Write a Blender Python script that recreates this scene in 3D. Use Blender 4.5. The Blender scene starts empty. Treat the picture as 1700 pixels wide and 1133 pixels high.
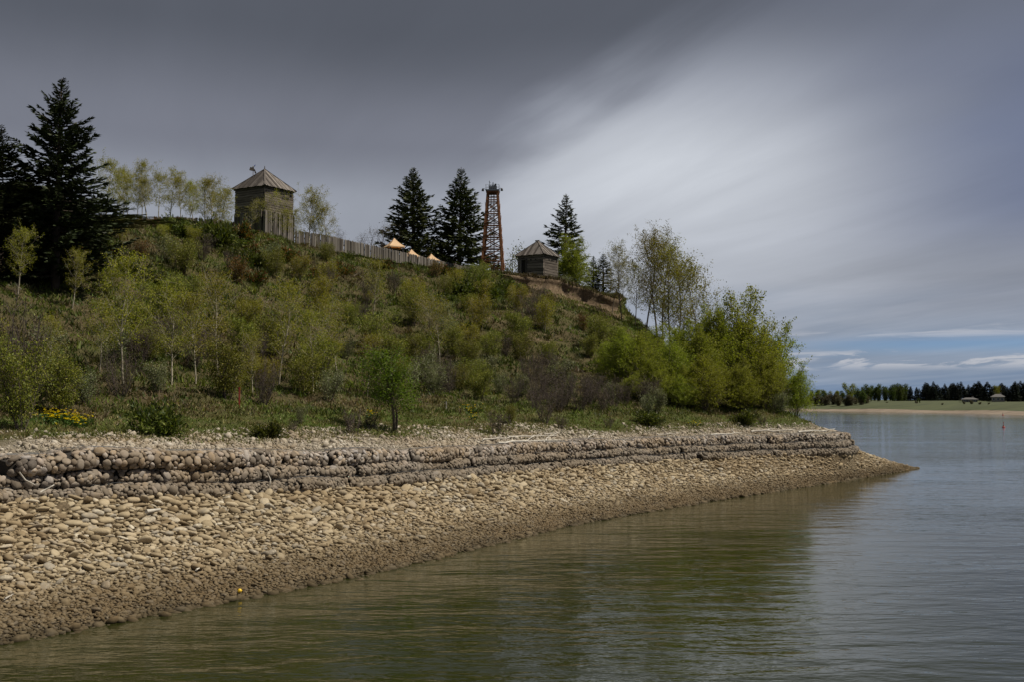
import bpy, math, random
import numpy as np
from mathutils import Vector, Matrix, noise as mnoise
from mathutils.bvhtree import BVHTree

sc = bpy.context.scene
R = math.radians
# ------------------------------------------------------------------ camera
FPX, CX, CY, CAMZ, HORIZON = 1889.0, 850.0, 566.5, 4.0, 668.0      # photograph pixels
PITCH = math.atan((HORIZON - CY) / FPX)
cam = bpy.data.cameras.new('camera')
cam.lens = 36.0 * FPX / 1700.0
cam.clip_end = 9000
camo = bpy.data.objects.new('camera', cam)
sc.collection.objects.link(camo)
camo.location = (0, 0, CAMZ)
camo.rotation_euler = (math.pi / 2 + PITCH, 0, 0)
sc.camera = camo
# ------------------------------------------------------------------ view, render
sc.view_settings.view_transform = 'Standard'
sc.view_settings.look = 'None'
sc.view_settings.exposure = 0.0
sc.view_settings.gamma = 1.0
sc.view_settings.use_curve_mapping = False
sc.render.engine = 'CYCLES'
sc.cycles.use_denoising = True
sc.cycles.max_bounces = 6
sc.cycles.diffuse_bounces = 3
sc.cycles.transparent_max_bounces = 4
sc.cycles.sample_clamp_indirect = 6
# ------------------------------------------------------------------ sun
SUN_EL, SUN_AZ = R(57), R(102)          # azimuth clockwise from the view direction (+Y)
sd = Vector((math.sin(SUN_AZ) * math.cos(SUN_EL), math.cos(SUN_AZ) * math.cos(SUN_EL), math.sin(SUN_EL)))
sun = bpy.data.lights.new('sun', 'SUN')
sun.energy = 4.8
sun.angle = R(0.53)
sun.color = (1.0, 0.92, 0.78)
suno = bpy.data.objects.new('sun', sun)
sc.collection.objects.link(suno)
suno.rotation_euler = sd.to_track_quat('Z', 'Y').to_euler()
suno.location = (60, -20, 90)


# ------------------------------------------------------------------ node expressions
class E:
    """a float socket of a node tree, with arithmetic"""
    def __init__(s, nt, sock): s.nt, s.s = nt, sock
    def op(s, o, b=None, c=None, clamp=False):
        n = s.nt.nodes.new('ShaderNodeMath'); n.operation = o; n.use_clamp = clamp
        for i, v in enumerate((s, b, c)):
            if v is None: continue
            if isinstance(v, E): s.nt.links.new(v.s, n.inputs[i])
            else: n.inputs[i].default_value = v
        return E(s.nt, n.outputs[0])
    def __add__(s, b): return s.op('ADD', b)
    __radd__ = __add__
    def __mul__(s, b): return s.op('MULTIPLY', b)
    __rmul__ = __mul__
    def __sub__(s, b): return s.op('SUBTRACT', b)
    def __rsub__(s, b): return (s * -1.0) + b
    def __truediv__(s, b): return s.op('DIVIDE', b)
    def smooth(s, a, b):
        n = s.nt.nodes.new('ShaderNodeMapRange'); n.interpolation_type = 'SMOOTHSTEP'
        s.nt.links.new(s.s, n.inputs['Value'])
        n.inputs['From Min'].default_value = a; n.inputs['From Max'].default_value = b
        return E(s.nt, n.outputs['Result'])
    def gauss(s, c, w):
        d = (s - c) / w
        return (d * d * -1.0).op('EXPONENT')


def vec(nt, x, y, z):
    n = nt.nodes.new('ShaderNodeCombineXYZ')
    for i, v in enumerate((x, y, z)):
        if isinstance(v, E): nt.links.new(v.s, n.inputs[i])
        else: n.inputs[i].default_value = v
    return n.outputs[0]


def noise_n(nt, v, scale=1.0, detail=4, rough=0.55, dist=0.0):
    n = nt.nodes.new('ShaderNodeTexNoise')
    if v is not None: nt.links.new(v, n.inputs['Vector'])
    n.inputs['Scale'].default_value = scale
    n.inputs['Detail'].default_value = detail
    n.inputs['Roughness'].default_value = rough
    n.inputs['Distortion'].default_value = dist
    return E(nt, n.outputs['Fac'])


def ramp(nt, fac, stops, interp='LINEAR'):
    n = nt.nodes.new('ShaderNodeValToRGB')
    n.color_ramp.interpolation = interp
    el = n.color_ramp.elements
    while len(el) < len(stops): el.new(0.5)
    for e, (p, c) in zip(el, stops):
        e.position = p; e.color = (*c, 1)
    nt.links.new(fac.s, n.inputs[0])
    return n.outputs[0]


def mixc(nt, fac, a, b, mode='MIX'):
    n = nt.nodes.new('ShaderNodeMix'); n.data_type = 'RGBA'; n.blend_type = mode
    for sock, v in ((n.inputs[0], fac), (n.inputs[6], a), (n.inputs[7], b)):
        if isinstance(v, E): nt.links.new(v.s, sock)
        elif isinstance(v, bpy.types.NodeSocket): nt.links.new(v, sock)
        elif isinstance(v, (int, float)): sock.default_value = v
        else: sock.default_value = (*v, 1)
    return n.outputs[2]


def srgb(r, g, b):
    f = lambda c: (c / 255 / 12.92) if c <= 10 else ((c / 255 + 0.055) / 1.055) ** 2.4
    return (f(r), f(g), f(b))


# ------------------------------------------------------------------ sky (world)
w = bpy.data.worlds.new('World')
sc.world = w
w.use_nodes = True
nt = w.node_tree
nt.nodes.clear()
out = nt.nodes.new('ShaderNodeOutputWorld')
tc = nt.nodes.new('ShaderNodeTexCoord')
sep = nt.nodes.new('ShaderNodeSeparateXYZ')
nt.links.new(tc.outputs['Generated'], sep.inputs[0])
dx, dy, dz = (E(nt, sep.outputs[i]) for i in range(3))
el = dz.op('ARCSINE')
az = dx.op('ARCTAN2', dy)
zc = dz.op('MAXIMUM', 0.0) + 0.06
pX, pY = dx / zc, dy / zc                               # a flat cloud layer overhead
# long soft streaks of a wind drawn cloud sheet, running from the horizon overhead
streak = noise_n(nt, vec(nt, (pX + pY * 0.33) * 2.2, pY * 0.5, 0.0), 1.0, 5, 0.55, 0.3)
soft = noise_n(nt, vec(nt, pX * 0.9, pY * 0.55, 3.0), 1.0, 3, 0.5, 0.4)
bands = noise_n(nt, vec(nt, az * 3.0, el * 30.0, 7.0), 1.0, 5, 0.55, 0.5)
edge = pX + (pY - 3.83) * 0.363 + 0.04 + (streak - 0.5) * 0.42 + (soft - 0.5) * 0.40
bright = edge.smooth(-0.17, 0.12)
elm = el * 2.2                                           # 0..0.45 rad -> 0..1 for the ramps
dark_sheet = ramp(nt, elm + (soft - 0.5) * 0.10, [
    (0.0, srgb(140, 147, 162)), (0.20, srgb(160, 163, 174)), (0.36, srgb(154, 157, 168)),
    (0.50, srgb(122, 124, 136)), (0.72, srgb(90, 93, 103)), (1.0, srgb(84, 87, 97))], 'EASE')
lit_sheet = ramp(nt, elm + (soft - 0.5) * 0.12 + (streak - 0.5) * 0.10, [
    (0.0, srgb(120, 138, 165)), (0.08, srgb(140, 151, 170)), (0.24, srgb(162, 165, 176)),
    (0.40, srgb(152, 155, 168)), (0.56, srgb(120, 124, 141)), (0.72, srgb(98, 102, 116)), (1.0, srgb(90, 94, 107))], 'EASE')
sheet = mixc(nt, bright, dark_sheet, lit_sheet)
glow = bright * az.gauss(0.13, 0.19) * el.gauss(0.195, 0.088) * (streak * 0.5 + 0.78)
sheet = mixc(nt, (glow * 0.95).op('MINIMUM', 1.0), sheet, srgb(203, 205, 213))
sheet = mixc(nt, az.smooth(0.22, 0.42) * el.smooth(0.05, 0.09) * 0.45, sheet, srgb(118, 123, 139))
# bluer thin patches to the right
bl = az.smooth(0.24, 0.5) * el.smooth(0.10, 0.17) * (1.0 - el.smooth(0.22, 0.34)) * soft.smooth(0.05, 0.5)
sheet = mixc(nt, bl * 0.6, sheet, srgb(86, 100, 138))
mott = ((bands - 0.5) * 0.35 * (1.0 - el.smooth(0.08, 0.2)) + (streak - 0.5) * 0.30 + 1.0)
cmb = nt.nodes.new('ShaderNodeCombineColor')
for i, k_ in enumerate((0.965, 0.995, 0.995)): nt.links.new((mott * k_).s, cmb.inputs[i])
sheet = mixc(nt, 1.0, sheet, cmb.outputs[0], 'MULTIPLY')
# far low clouds
cum = noise_n(nt, vec(nt, az * 16.0, el * 90.0, 1.5), 1.0, 6, 0.6, 0.6)
cumm = (cum + (el - 0.034) * -9.0 + az * 0.25).smooth(0.55, 0.66) * el.smooth(0.024, 0.033) * (1.0 - el.smooth(0.038, 0.046))
cum2 = noise_n(nt, vec(nt, az * 9.0, el * 120.0, 5.5), 1.0, 5, 0.6, 0.4)
cumm2 = cum2.smooth(0.50, 0.68) * el.gauss(0.057, 0.007)
low = mixc(nt, (cumm * 0.85).op('MINIMUM', 1.0), sheet, srgb(190, 192, 199))
low = mixc(nt, cumm2 * 0.75, low, srgb(184, 187, 196))
# clear blue gap
gapn = noise_n(nt, vec(nt, az * 6.0, el * 60.0, 9.5), 1.0, 4, 0.55, 0.3)
gap = el.gauss(0.0475, 0.0075) * az.smooth(0.17, 0.36) * gapn.smooth(0.28, 0.55) * (1.0 - cumm)
sky = nt.nodes.new('ShaderNodeTexSky')
sky.sky_type = 'NISHITA'
sky.sun_disc = False
sky.sun_elevation = SUN_EL
sky.sun_rotation = SUN_AZ
sky.air_density = 1.0
sky.dust_density = 0.0
sky.ozone_density = 4.0
bg_s = nt.nodes.new('ShaderNodeBackground'); bg_s.inputs['Strength'].default_value = 0.055
nt.links.new(mixc(nt, 1.0, sky.outputs[0], (0.55, 0.85, 1.45), 'MULTIPLY'), bg_s.inputs['Color'])
bg_c = nt.nodes.new('ShaderNodeBackground'); bg_c.inputs['Strength'].default_value = 1.0
nt.links.new(low, bg_c.inputs['Color'])
mx = nt.nodes.new('ShaderNodeMixShader')
nt.links.new((gap * 0.62).s, mx.inputs[0])
nt.links.new(bg_c.outputs[0], mx.inputs[1])
nt.links.new(bg_s.outputs[0], mx.inputs[2])
nt.links.new(mx.outputs[0], out.inputs[0])

# ================================================================== helpers
rng = np.random.default_rng(7)
random.seed(7)
F_ = np.array([0, math.cos(PITCH), math.sin(PITCH)])
U_ = np.array([0, -math.sin(PITCH), math.cos(PITCH)])


def ray(px, py):
    return np.array([(px - CX) / FPX, 0, 0]) + F_ + U_ * ((CY - py) / FPX)


def at(px, py, Y):
    d = ray(px, py)
    return np.array([0, 0, CAMZ]) + d * (Y / d[1])


def at_z(px, py, z):
    d = ray(px, py)
    return np.array([0, 0, CAMZ]) + d * ((z - CAMZ) / d[2])


def proj(p):
    q = np.asarray(p, float) - np.array([0, 0, CAMZ])
    f = q @ F_
    return CX + FPX * q[..., 0] / f, CY - FPX * (q @ U_) / f


def link(name, mesh, parent=None, loc=None, rot=None, scale=None):
    o = bpy.data.objects.new(name, mesh)
    sc.collection.objects.link(o)
    if parent is not None: o.parent = parent
    if loc is not None: o.location = [float(v) for v in loc]
    if rot is not None: o.rotation_euler = [float(v) for v in rot]
    if scale is not None: o.scale = [float(v) for v in scale] if np.ndim(scale) else [float(scale)] * 3
    return o


def tag(o, label=None, cat=None, group=None, kind=None):
    if label: o['label'] = label
    if cat: o['category'] = cat
    if group: o['group'] = group
    if kind: o['kind'] = kind
    return o


def thing(name, label, cat, loc=(0, 0, 0), rz=0.0, group=None):
    return tag(link(name, None, None, loc, (0, 0, rz)), label, cat, group)


def copy_tree(o, parent=None):
    c = o.copy()
    sc.collection.objects.link(c)
    if parent is not None: c.parent = parent
    for ch in o.children: copy_tree(ch, c)
    return c


class MB:
    """collects pieces (verts, faces of equal size, colour) and links them as one mesh"""
    def __init__(s): s.v, s.f, s.c, s.n = [], [], [], 0
    def add(s, v, f, col=None):
        v = np.asarray(v, float).reshape(-1, 3); f = np.asarray(f, int)
        s.v.append(v); s.f.append(f + s.n); s.n += len(v)
        c = np.ones((len(v), 3)) if col is None else np.broadcast_to(np.asarray(col, float), (len(v), 3))
        s.c.append(c)
        return s
    def box(s, c, size, M=None, taper=1.0, col=None):
        x, y, z = [k / 2 for k in size]
        v = np.array([[-x, -y, -z], [x, -y, -z], [x, y, -z], [-x, y, -z],
                      [-x * taper, -y * taper, z], [x * taper, -y * taper, z], [x * taper, y * taper, z], [-x * taper, y * taper, z]])
        if M is not None: v = v @ np.array(M.to_3x3()).T
        f = [[0, 3, 2, 1], [4, 5, 6, 7], [0, 1, 5, 4], [1, 2, 6, 5], [2, 3, 7, 6], [3, 0, 4, 7]]
        return s.add(v + np.asarray(c), f, col)
    def beam(s, a, b, w, h=None, up=(0, 0, 1), col=None):
        a, b = Vector(a), Vector(b); h = h or w
        d = (b - a); L = d.length; d.normalize()
        u = Vector(up)
        if abs(d.dot(u)) > 0.99: u = Vector((0, 1, 0))
        x = d.cross(u).normalized(); y = x.cross(d)
        M = Matrix((x, d, y)).transposed()
        return s.box((a + b) / 2, (w, L, h), M, col=col)
    def tube(s, pts, rad, sides=6, col=None, cap=True):
        pts = np.asarray(pts, float); n = len(pts)
        rad = np.broadcast_to(np.asarray(rad, float), (n,))
        t = np.gradient(pts, axis=0); t /= np.linalg.norm(t, axis=1, keepdims=True) + 1e-9
        ref = np.where(np.abs(t[:, 2:3]) > 0.9, [[1.0, 0, 0]], [[0, 0, 1.0]])
        a = np.cross(t, ref); a /= np.linalg.norm(a, axis=1, keepdims=True) + 1e-9
        b = np.cross(t, a)
        th = np.linspace(0, 2 * np.pi, sides, endpoint=False)
        v = pts[:, None] + (a[:, None] * np.cos(th)[None, :, None] + b[:, None] * np.sin(th)[None, :, None]) * rad[:, None, None]
        i = np.arange(n - 1)[:, None] * sides; j = np.arange(sides)[None]
        k = (j + 1) % sides
        f = np.stack([i + j, i + k, i + sides + k, i + sides + j], -1).reshape(-1, 4)
        s.add(v, f, col)
        if cap and sides == 4:
            base = s.n - n * sides
            s.f.append(np.array([[base + 3, base + 2, base + 1, base], [base + (n - 1) * 4 + q for q in range(4)]]))
        elif cap and sides > 4:
            base = s.n - n * sides
            for o_, order in ((0, 1), ((n - 1) * sides, -1)):
                ring = [base + o_ + q for q in range(sides)]
                s.f.append(np.array([[ring[0], ring[q], ring[q + 1]] for q in range(1, sides - 1)]))
        return s
    def mesh(s, name, mat, smooth=False):
        v = np.concatenate(s.v)
        me = bpy.data.meshes.new(name)
        me.vertices.add(len(v)); me.vertices.foreach_set('co', v.ravel())
        li = np.concatenate([f.ravel() for f in s.f])
        tot = np.concatenate([np.full(len(f), f.shape[1]) for f in s.f])
        st = np.concatenate([[0], np.cumsum(tot)[:-1]])
        me.loops.add(len(li)); me.loops.foreach_set('vertex_index', li)
        me.polygons.add(len(tot)); me.polygons.foreach_set('loop_start', st)
        me.polygons.foreach_set('loop_total', tot)
        me.polygons.foreach_set('use_smooth', np.full(len(tot), smooth))
        at_ = me.attributes.new('col', 'FLOAT_COLOR', 'POINT')
        at_.data.foreach_set('color', np.c_[np.concatenate(s.c), np.ones(len(v))].astype(np.float32).ravel())
        me.update(calc_edges=True)
        if mat: me.materials.append(mat)
        return me
    def build(s, name, mat, parent=None, smooth=False, **k):
        return link(name, s.mesh(name, mat, smooth), parent, **k)


# ------------------------------------------------------------------ materials
def new_mat(name):
    m = bpy.data.materials.new(name); m.use_nodes = True
    nt = m.node_tree
    return m, nt, nt.nodes['Principled BSDF'], nt.nodes['Material Output']


def geo_pos(nt): return nt.nodes.new('ShaderNodeNewGeometry').outputs['Position']
def obj_pos(nt): return nt.nodes.new('ShaderNodeTexCoord').outputs['Object']
def obj_rand(nt): return E(nt, nt.nodes.new('ShaderNodeObjectInfo').outputs['Random'])


def attr(nt, name='col'):
    n = nt.nodes.new('ShaderNodeAttribute'); n.attribute_name = name
    return n.outputs['Color']


def scaled(nt, v, s, off=0.0):
    n = nt.nodes.new('ShaderNodeMapping')
    nt.links.new(v, n.inputs[0])
    n.inputs['Scale'].default_value = s
    return n.outputs[0]


def bump(nt, h, strength, dist, bsdf):
    b = nt.nodes.new('ShaderNodeBump')
    b.inputs['Strength'].default_value = strength; b.inputs['Distance'].default_value = dist
    nt.links.new(h.s, b.inputs['Height'])
    nt.links.new(b.outputs[0], bsdf.inputs['Normal'])


def leaf_mat(name, transl=0.3, var=0.35, rough=0.55):
    m, nt, b, o = new_mat(name)
    r = obj_rand(nt)
    c = attr(nt)
    n = noise_n(nt, obj_pos(nt), 1.4, 2, 0.5)
    hs = nt.nodes.new('ShaderNodeHueSaturation')
    nt.links.new(c, hs.inputs['Color'])
    nt.links.new((r * 0.035 + 0.4825).s, hs.inputs['Hue'])
    nt.links.new((r * var + (n - 0.5) * 0.5 + (1 - var / 2)).s, hs.inputs['Value'])
    nt.links.new(hs.outputs[0], b.inputs['Base Color'])
    b.inputs['Roughness'].default_value = rough
    b.inputs['Specular IOR Level'].default_value = 0.25
    if transl:
        t = nt.nodes.new('ShaderNodeBsdfTranslucent')
        nt.links.new(mixc(nt, 1.0, hs.outputs[0], (1.0, 1.1, 0.45), 'MULTIPLY'), t.inputs['Color'])
        mx = nt.nodes.new('ShaderNodeMixShader'); mx.inputs[0].default_value = transl
        nt.links.new(b.outputs[0], mx.inputs[1]); nt.links.new(t.outputs[0], mx.inputs[2])
        nt.links.new(mx.outputs[0], o.inputs['Surface'])
    return m


def bark_mat(name, c1, c2, sc_=9.0):
    m, nt, b, o = new_mat(name)
    n = noise_n(nt, scaled(nt, obj_pos(nt), (1, 1, 0.35)), sc_, 5, 0.65)
    nt.links.new(ramp(nt, n, [(0.3, c2), (0.62, c1)]), b.inputs['Base Color'])
    b.inputs['Roughness'].default_value = 0.9
    bump(nt, n, 0.5, 0.02, b)
    return m


def wood_mat(name, c_dark, c_mid, c_light, grain=(1, 1, 14), rough=0.85, var=0.6):
    """weathered timber, the grain running along the axis with the small scale"""
    m, nt, b, o = new_mat(name)
    r = obj_rand(nt)
    p = nt.nodes.new('ShaderNodeVectorMath'); p.operation = 'ADD'
    nt.links.new(scaled(nt, obj_pos(nt), grain), p.inputs[0])
    nt.links.new(vec(nt, r * 37.0, r * 91.0, r * 53.0), p.inputs[1])
    n = noise_n(nt, p.outputs[0], 3.0, 6, 0.65)
    fac = n * (1 - 0.25 * var) + (r - 0.5) * var * 0.55
    nt.links.new(ramp(nt, fac, [(0.22, c_dark), (0.5, c_mid), (0.78, c_light)]), b.inputs['Base Color'])
    b.inputs['Roughness'].default_value = rough
    b.inputs['Specular IOR Level'].default_value = 0.2
    bump(nt, n, 0.6, 0.015, b)
    return m


def flat_mat(name, c, rough=0.6, metal=0.0, var=0.25, sc_=6.0):
    m, nt, b, o = new_mat(name)
    n = noise_n(nt, obj_pos(nt), sc_, 5, 0.6)
    nt.links.new(mixc(nt, (n - 0.3) * 1.6 * var, c, tuple(k * 0.45 for k in c)), b.inputs['Base Color'])
    b.inputs['Roughness'].default_value = rough
    b.inputs['Metallic'].default_value = metal
    return m


STONE_STOPS = [(0.0, (0.085, 0.062, 0.037)), (0.2, (0.22, 0.170, 0.105)), (0.45, (0.35, 0.285, 0.185)), (0.66, (0.43, 0.36, 0.25)),
               (0.82, (0.26, 0.235, 0.195)), (0.9, (0.52, 0.465, 0.36)), (1.0, (0.60, 0.55, 0.46))]


def stone_mat(name, stops, use_attr, wet=False, silt=None):
    m, nt, b, o = new_mat(name)
    pos = geo_pos(nt)
    if use_attr:
        s2 = nt.nodes.new('ShaderNodeSeparateColor'); nt.links.new(attr(nt), s2.inputs[0])
        r = E(nt, s2.outputs[0])
    else:
        r = obj_rand(nt)
    n = noise_n(nt, pos, 14.0, 4, 0.6)
    big = noise_n(nt, pos, 0.55, 4, 0.6)
    c = ramp(nt, r * 0.85 + (n - 0.5) * 0.45 + 0.07, stops)
    c = mixc(nt, (big.smooth(0.35, 0.7)) * 0.5, c, (0.235, 0.165, 0.088))       # tan silt dried on in patches
    rough = 0.85
    if wet:                                                                       # damp, algae stained stones by the waterline
        sz = nt.nodes.new('ShaderNodeSeparateXYZ'); nt.links.new(pos, sz.inputs[0])
        z = E(nt, sz.outputs[2]) + (big - 0.5) * 0.35 + (n - 0.5) * 0.18
        c = mixc(nt, (1.0 - z.smooth(0.18, 0.72)) * 0.95, c, mixc(nt, 0.74, c, (0.062, 0.039, 0.014)))
        c = mixc(nt, 1.0 - z.smooth(-0.02, 0.14), c, mixc(nt, 0.6, c, (0.022, 0.018, 0.008)))
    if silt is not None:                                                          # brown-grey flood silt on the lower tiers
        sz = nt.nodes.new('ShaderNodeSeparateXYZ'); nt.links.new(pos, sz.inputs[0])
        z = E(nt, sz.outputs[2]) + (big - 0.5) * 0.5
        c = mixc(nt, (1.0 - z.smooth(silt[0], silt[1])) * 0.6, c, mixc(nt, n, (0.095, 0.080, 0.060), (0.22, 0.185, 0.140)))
    nt.links.new(c, b.inputs['Base Color'])
    b.inputs['Roughness'].default_value = rough
    b.inputs['Specular IOR Level'].default_value = 0.25
    bump(nt, n, 0.35, 0.02, b)
    return m


M = {}
M['leaf'] = leaf_mat('spring_leaves', 0.5, 0.3)
M['leaf_dull'] = leaf_mat('shrub_leaves', 0.35, 0.45)
M['needle'] = leaf_mat('spruce_needles', 0.05, 0.3, 0.6)
M['grassblade'] = leaf_mat('grass_blades', 0.25, 0.2)
M['bark_pale'] = bark_mat('aspen_bark', (0.42, 0.38, 0.29), (0.12, 0.10, 0.07))
M['bark_grey'] = bark_mat('poplar_bark', (0.15, 0.12, 0.09), (0.05, 0.038, 0.028))
M['bark_dark'] = bark_mat('spruce_bark', (0.07, 0.05, 0.035), (0.025, 0.018, 0.013))
M['twig'] = bark_mat('willow_twigs', (0.10, 0.075, 0.068), (0.045, 0.032, 0.028))
M['bleached'] = wood_mat('bleached_driftwood', (0.34, 0.31, 0.27), (0.55, 0.52, 0.46), (0.72, 0.69, 0.63), (1, 1, 1))
M['log'] = wood_mat('weathered_logs', (0.055, 0.046, 0.039), (0.145, 0.122, 0.104), (0.26, 0.225, 0.195), (0.4, 4, 4))
M['core'] = flat_mat('chinking_and_shade', (0.022, 0.018, 0.014), 0.95)  # near-black chinking colour, also painted in for the shade inside openings and gaps
M['paling'] = wood_mat('weathered_palings', (0.065, 0.056, 0.049), (0.155, 0.138, 0.124), (0.28, 0.255, 0.235), (4, 4, 0.5), var=0.9)
M['roof'] = wood_mat('weathered_roof_boards', (0.055, 0.047, 0.042), (0.145, 0.128, 0.115), (0.27, 0.243, 0.222), (5, 0.4, 1), var=0.9)
M['derrick'] = wood_mat('red_brown_timber', (0.09, 0.038, 0.018), (0.20, 0.088, 0.042), (0.33, 0.16, 0.082), (3, 3, 0.5))
M['metal'] = flat_mat('grey_metal', (0.16, 0.17, 0.18), 0.45, 0.6)
M['dkmetal'] = flat_mat('dark_metal', (0.03, 0.03, 0.033), 0.5, 0.3)
M['wire'] = flat_mat('galvanised_wire', (0.26, 0.28, 0.30), 0.5, 0.5)
M['red'] = flat_mat('red_paint', (0.30, 0.035, 0.025), 0.5)
M['yellow'] = flat_mat('yellow_plastic', (0.75, 0.48, 0.02), 0.4, var=0.05)
M['blue'] = flat_mat('blue_paint', (0.03, 0.07, 0.35), 0.5)
M['white'] = flat_mat('white_paint', (0.55, 0.54, 0.5), 0.6)
M['siding'] = flat_mat('beige_siding', (0.22, 0.20, 0.17), 0.8)
M['shingle'] = flat_mat('grey_shingle', (0.11, 0.105, 0.105), 0.9)
M['petal'] = leaf_mat('yellow_petals', 0.3, 0.1)
m, nt, b, o = new_mat('dark_glass'); b.inputs['Base Color'].default_value = (0.02, 0.022, 0.025, 1); b.inputs['Roughness'].default_value = 0.08
M['glass'] = m
m, nt, b, o = new_mat('orange_canvas')
n = noise_n(nt, obj_pos(nt), 3.0, 4, 0.6)
nt.links.new(ramp(nt, n, [(0.3, (0.66, 0.44, 0.25)), (0.7, (0.78, 0.56, 0.35))]), b.inputs['Base Color'])
b.inputs['Roughness'].default_value = 0.75
t = nt.nodes.new('ShaderNodeBsdfTranslucent'); t.inputs[0].default_value = (0.8, 0.30, 0.08, 1)
mx = nt.nodes.new('ShaderNodeMixShader'); mx.inputs[0].default_value = 0.25
nt.links.new(b.outputs[0], mx.inputs[1]); nt.links.new(t.outputs[0], mx.inputs[2]); nt.links.new(mx.outputs[0], o.inputs[0])
M['canvas'] = m

M['cobble'] = stone_mat('river_cobble', STONE_STOPS, False, wet=True)
M['cobbles'] = stone_mat('river_cobbles', STONE_STOPS, True, wet=True)
GAB_STOPS = [(0.0, (0.075, 0.063, 0.054)), (0.2, (0.15, 0.128, 0.108)), (0.42, (0.25, 0.222, 0.190)), (0.6, (0.36, 0.305, 0.265)),
             (0.7, (0.32, 0.245, 0.165)), (0.8, (0.42, 0.385, 0.35)), (0.9, (0.27, 0.25, 0.245)), (1.0, (0.58, 0.54, 0.48))]
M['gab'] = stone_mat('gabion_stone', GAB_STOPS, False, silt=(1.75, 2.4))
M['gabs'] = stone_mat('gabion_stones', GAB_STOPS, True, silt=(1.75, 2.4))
TER_STOPS = [(0.0, (0.14, 0.118, 0.09)), (0.4, (0.27, 0.235, 0.185)), (0.8, (0.42, 0.375, 0.305)), (1.0, (0.60, 0.57, 0.52))]
M['gravel'] = stone_mat('terrace_gravel', TER_STOPS, True)

# ground of the beach under the stones
m, nt, b, o = new_mat('beach_silt')
pos = geo_pos(nt)
n = noise_n(nt, pos, 22.0, 5, 0.7); big = noise_n(nt, pos, 0.7, 3, 0.5)
sz = nt.nodes.new('ShaderNodeSeparateXYZ'); nt.links.new(pos, sz.inputs[0])
z = E(nt, sz.outputs[2]) + (big - 0.5) * 0.3
c = ramp(nt, n, [(0.3, (0.07, 0.05, 0.026)), (0.6, (0.17, 0.125, 0.068)), (0.75, (0.30, 0.235, 0.145))])
c = mixc(nt, 1.0 - z.smooth(0.0, 0.45), c, (0.045, 0.031, 0.013))
nt.links.new(c, b.inputs['Base Color']); b.inputs['Roughness'].default_value = 0.9
bump(nt, n, 1.0, 0.05, b)
M['silt'] = m

# ground of the hill: grass / dry duff / bare soil / gravel, weighted by the vertex colour (bare soil, gravel, green)
m, nt, b, o = new_mat('hill_ground')
pos = geo_pos(nt)
sp = nt.nodes.new('ShaderNodeSeparateColor'); nt.links.new(attr(nt), sp.inputs[0])
bare, grav, green = (E(nt, sp.outputs[i]) for i in range(3))
n = noise_n(nt, pos, 5.0, 6, 0.7); big = noise_n(nt, pos, 0.35, 4, 0.6); fine = noise_n(nt, pos, 26.0, 4, 0.7)
c = ramp(nt, n * 0.55 + fine * 0.45, [(0.3, (0.032, 0.026, 0.012)), (0.5, (0.072, 0.058, 0.030)), (0.72, (0.135, 0.105, 0.062))])
g = ramp(nt, fine, [(0.3, (0.030, 0.050, 0.010)), (0.6, (0.068, 0.100, 0.020)), (0.8, (0.11, 0.13, 0.04))])
c = mixc(nt, (big * 0.8 + green * 0.9 - 0.35).smooth(0.12, 0.62), c, g)
c = mixc(nt, (grav + (n - 0.5) * 0.9).smooth(0.3, 0.7), c, ramp(nt, fine, [(0.32, (0.10, 0.085, 0.06)), (0.55, (0.27, 0.235, 0.18)), (0.7, (0.42, 0.385, 0.32))]))
c = mixc(nt, (bare + (n - 0.5) * 0.6).smooth(0.35, 0.6), c, ramp(nt, n, [(0.3, (0.060, 0.043, 0.028)), (0.5, (0.125, 0.090, 0.058)), (0.75, (0.25, 0.195, 0.135))]))
nt.links.new(c, b.inputs['Base Color']); b.inputs['Roughness'].default_value = 0.95
b.inputs['Specular IOR Level'].default_value = 0.1
bump(nt, n + fine * 0.5, 0.8, 0.05, b)
M['hill'] = m

# water
m, nt, b, o = new_mat('lake_water')
pos = geo_pos(nt)
b.inputs['Base Color'].default_value = (0.021, 0.0245, 0.0055, 1)
b.inputs['Roughness'].default_value = 0.04
b.inputs['IOR'].default_value = 1.333
w1 = noise_n(nt, scaled(nt, pos, (0.42, 1.0, 1.0)), 1.15, 3, 0.5, 0.35)
w2 = noise_n(nt, scaled(nt, pos, (0.5, 1.0, 1.0)), 4.6, 3, 0.55, 0.2)
w3 = noise_n(nt, scaled(nt, pos, (0.5, 1.0, 1.0)), 0.16, 2, 0.5, 0.0)
calm = noise_n(nt, scaled(nt, pos, (0.35, 1.0, 1.0)), 0.07, 3, 0.5, 0.5).smooth(0.3, 0.7)
bump(nt, w1 * 0.31 * (calm * 0.8 + 0.25) + w2 * 0.07 * (calm * 0.8 + 0.35) + w3 * 0.4, 1.0, 0.2, b)
M['water'] = m

# far shore ground
m, nt, b, o = new_mat('far_ground')
pos = geo_pos(nt)
sp = nt.nodes.new('ShaderNodeSeparateColor'); nt.links.new(attr(nt), sp.inputs[0])
sand = E(nt, sp.outputs[0])
n = noise_n(nt, scaled(nt, pos, (0.3, 1, 1)), 0.25, 5, 0.65)
c = mixc(nt, (sand + (n - 0.5) * 0.25).smooth(0.4, 0.55),
         ramp(nt, n, [(0.35, (0.040, 0.050, 0.020)), (0.6, (0.070, 0.082, 0.030))]),
         ramp(nt, n, [(0.3, (0.15, 0.112, 0.078)), (0.65, (0.26, 0.21, 0.16))]))
nt.links.new(c, b.inputs['Base Color']); b.inputs['Roughness'].default_value = 0.95
M['far'] = m

# ================================================================== terrain
nrm = np.array([-0.83, 0.55])


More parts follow.
